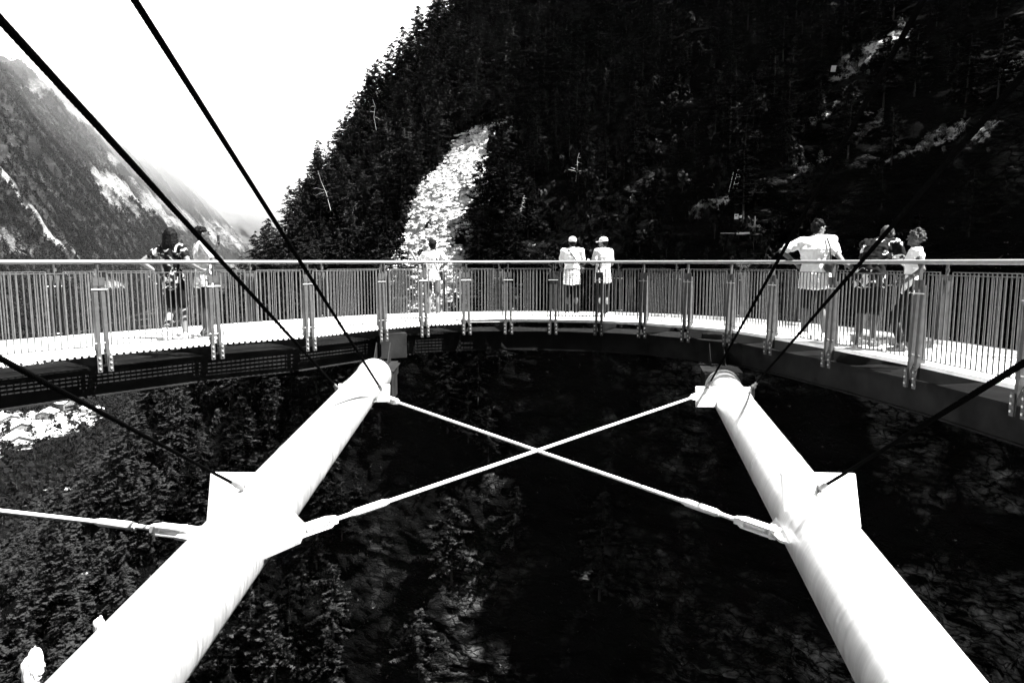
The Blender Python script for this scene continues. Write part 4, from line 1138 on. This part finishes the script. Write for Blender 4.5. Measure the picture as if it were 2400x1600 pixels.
snag('dead_tree', 'pale dead trunk high on the spur near the skyline', off_cliff(-34, 175.9, 33, 8), 6.5, 5, (0, .08), 3, .05)
snag('dead_tree', 'dead branching tree standing on the dark slope under the rod at lower left', off_cliff(-89.8, 134, -63, 7), 5, 6, (.2, .3), 18, .12)
M['boulder'] = mat('pale_boulder', .5, .9, 0, 1.2, .3)
def boulder(label, p, sx, sy, sz, seed):
    bm = bmesh.new(); bmesh.ops.create_icosphere(bm, subdivisions=4, radius=1)
    co_ = np.array([v.co[:] for v in bm.verts]); d = 1 + .45 * fbm(co_[:, 0] * 1.3 + seed, co_[:, 1] * 1.3, co_[:, 2] * 1.3, 5)
    for v, k, c in zip(bm.verts, d, co_): v.co = Vector((c[0] * sx, c[1] * sy, c[2] * sz)) * float(k)
    me = bpy.data.meshes.new('boulder'); bm.to_mesh(me); bm.free(); me.materials.append(M['boulder'])
    o = bpy.data.objects.new('boulder', me); C.objects.link(o); o.location = p; tag(o, label, 'rock'); return o
boulder('sunlit pointed rock standing among the dark trees at the lower left corner', off_cliff(-90.2, 121, -72, 8), 1.8, 1.8, 4.6, 2)
boulder('small sunlit rock among the dark trees left of the left tube', off_cliff(-78.5, 122.8, -64, 8), 1.0, .9, 2.0, 6)
boulder('small pale rock under the rod that leaves the left tube', off_cliff(-87, 133, -59, 9), 1.5, .8, .9, 9)


# ================================================================== CAMERA, LIGHT, SKY
cam = bpy.data.cameras.new('camera'); co = bpy.data.objects.new('camera', cam); C.objects.link(co)
cam.sensor_width = 36; cam.lens = 24; cam.clip_start = .05; cam.clip_end = 40000
co.location = (0, 0, 1.2); co.rotation_euler = (PI / 2 - PITCH, 0, 0); sc.camera = co

AZ, EL = R_(-20), R_(62)          # azimuth measured from +X (right) towards +Y (away)
sdir = Vector((math.cos(EL) * math.cos(AZ), math.cos(EL) * math.sin(AZ), math.sin(EL)))
su = bpy.data.lights.new('sun', 'SUN'); su.energy = 4.2; su.angle = R_(.5); su.color = (1, .995, .98)
so = bpy.data.objects.new('sun', su); C.objects.link(so); so.rotation_euler = sdir.to_track_quat('Z', 'Y').to_euler(); so.location = (0, 0, 60)
wd_ = bpy.data.worlds.new('World'); sc.world = wd_; wd_.use_nodes = True
N = wd_.node_tree.nodes; L = wd_.node_tree.links
sky = N.new('ShaderNodeTexSky'); sky.sky_type = 'NISHITA'; sky.sun_disc = False; sky.sun_elevation = EL; sky.sun_rotation = PI / 2 - AZ
sky.altitude = 1200; sky.air_density = 1.0; sky.dust_density = 0.0; sky.ozone_density = 1.0
bw = N.new('ShaderNodeRGBToBW'); L.new(sky.outputs[0], bw.inputs[0]); bg = N['Background']; L.new(bw.outputs[0], bg.inputs[0]); bg.inputs[1].default_value = .05

# valley air
HAZE = 0.8e-5
hz = MB(); hz.box((-6200, 6350, 2290), 18000, 14500, 5000)
hm_ = bpy.data.materials.new('haze'); hm_.use_nodes = True; nn = hm_.node_tree.nodes; nn.clear()
ou = nn.new('ShaderNodeOutputMaterial'); pv = nn.new('ShaderNodeVolumePrincipled'); pv.inputs['Color'].default_value = (.95, .95, .95, 1); pv.inputs['Density'].default_value = HAZE; pv.inputs['Anisotropy'].default_value = 0
hm_.node_tree.links.new(pv.outputs[0], ou.inputs['Volume'])
if HAZE:
    ho = hz.build('haze', hm_); tag(ho, 'pale haze hanging in the valley air', None, None, 'stuff')

mb_ = MB(); mb_.box((-3300, 6600, 1050), 5400, 10800, 1800)
mm_ = bpy.data.materials.new('mist'); mm_.use_nodes = True; nt_ = mm_.node_tree; nn = nt_.nodes; nn.clear()
ou = nn.new('ShaderNodeOutputMaterial'); pv = nn.new('ShaderNodeVolumePrincipled'); pv.inputs['Color'].default_value = (.97, .97, .97, 1); pv.inputs['Anisotropy'].default_value = 0
ge = nn.new('ShaderNodeNewGeometry'); sx = nn.new('ShaderNodeSeparateXYZ'); nt_.links.new(ge.outputs['Position'], sx.inputs[0])
def mrr(v, a, b):
    q = nn.new('ShaderNodeMapRange'); q.interpolation_type = 'SMOOTHSTEP'; q.inputs[1].default_value = a; q.inputs[2].default_value = b; nt_.links.new(v, q.inputs[0]); return q.outputs[0]
zr = mrr(sx.outputs[2], 180, 760); yr = mrr(sx.outputs[1], 1300, 3600)
ns = nn.new('ShaderNodeTexNoise'); ns.inputs['Scale'].default_value = .0016; ns.inputs['Detail'].default_value = 2; nt_.links.new(ge.outputs['Position'], ns.inputs['Vector']); nr = mrr(ns.outputs['Fac'], .3, .7)
def mu(a, b):
    q = nn.new('ShaderNodeMath'); q.operation = 'MULTIPLY'
    for i, v in enumerate((a, b)):
        if isinstance(v, float): q.inputs[i].default_value = v
        else: nt_.links.new(v, q.inputs[i])
    return q.outputs[0]
nt_.links.new(mu(mu(mu(zr, yr), nr), 1.6e-3), pv.inputs['Density'])
nt_.links.new(pv.outputs[0], ou.inputs['Volume'])
mo = mb_.build('mist', mm_); tag(mo, 'mist drifting along the upper mountainside', None, None, 'stuff')
sc.cycles.volume_step_rate = 2.0; sc.cycles.volume_max_steps = 64

vs = sc.view_settings; vs.view_transform = 'Standard'; vs.look = 'None'; vs.exposure = 3.1; vs.gamma = 1
sc.cycles.max_bounces = 6; sc.cycles.diffuse_bounces = 3; sc.cycles.volume_bounces = 1
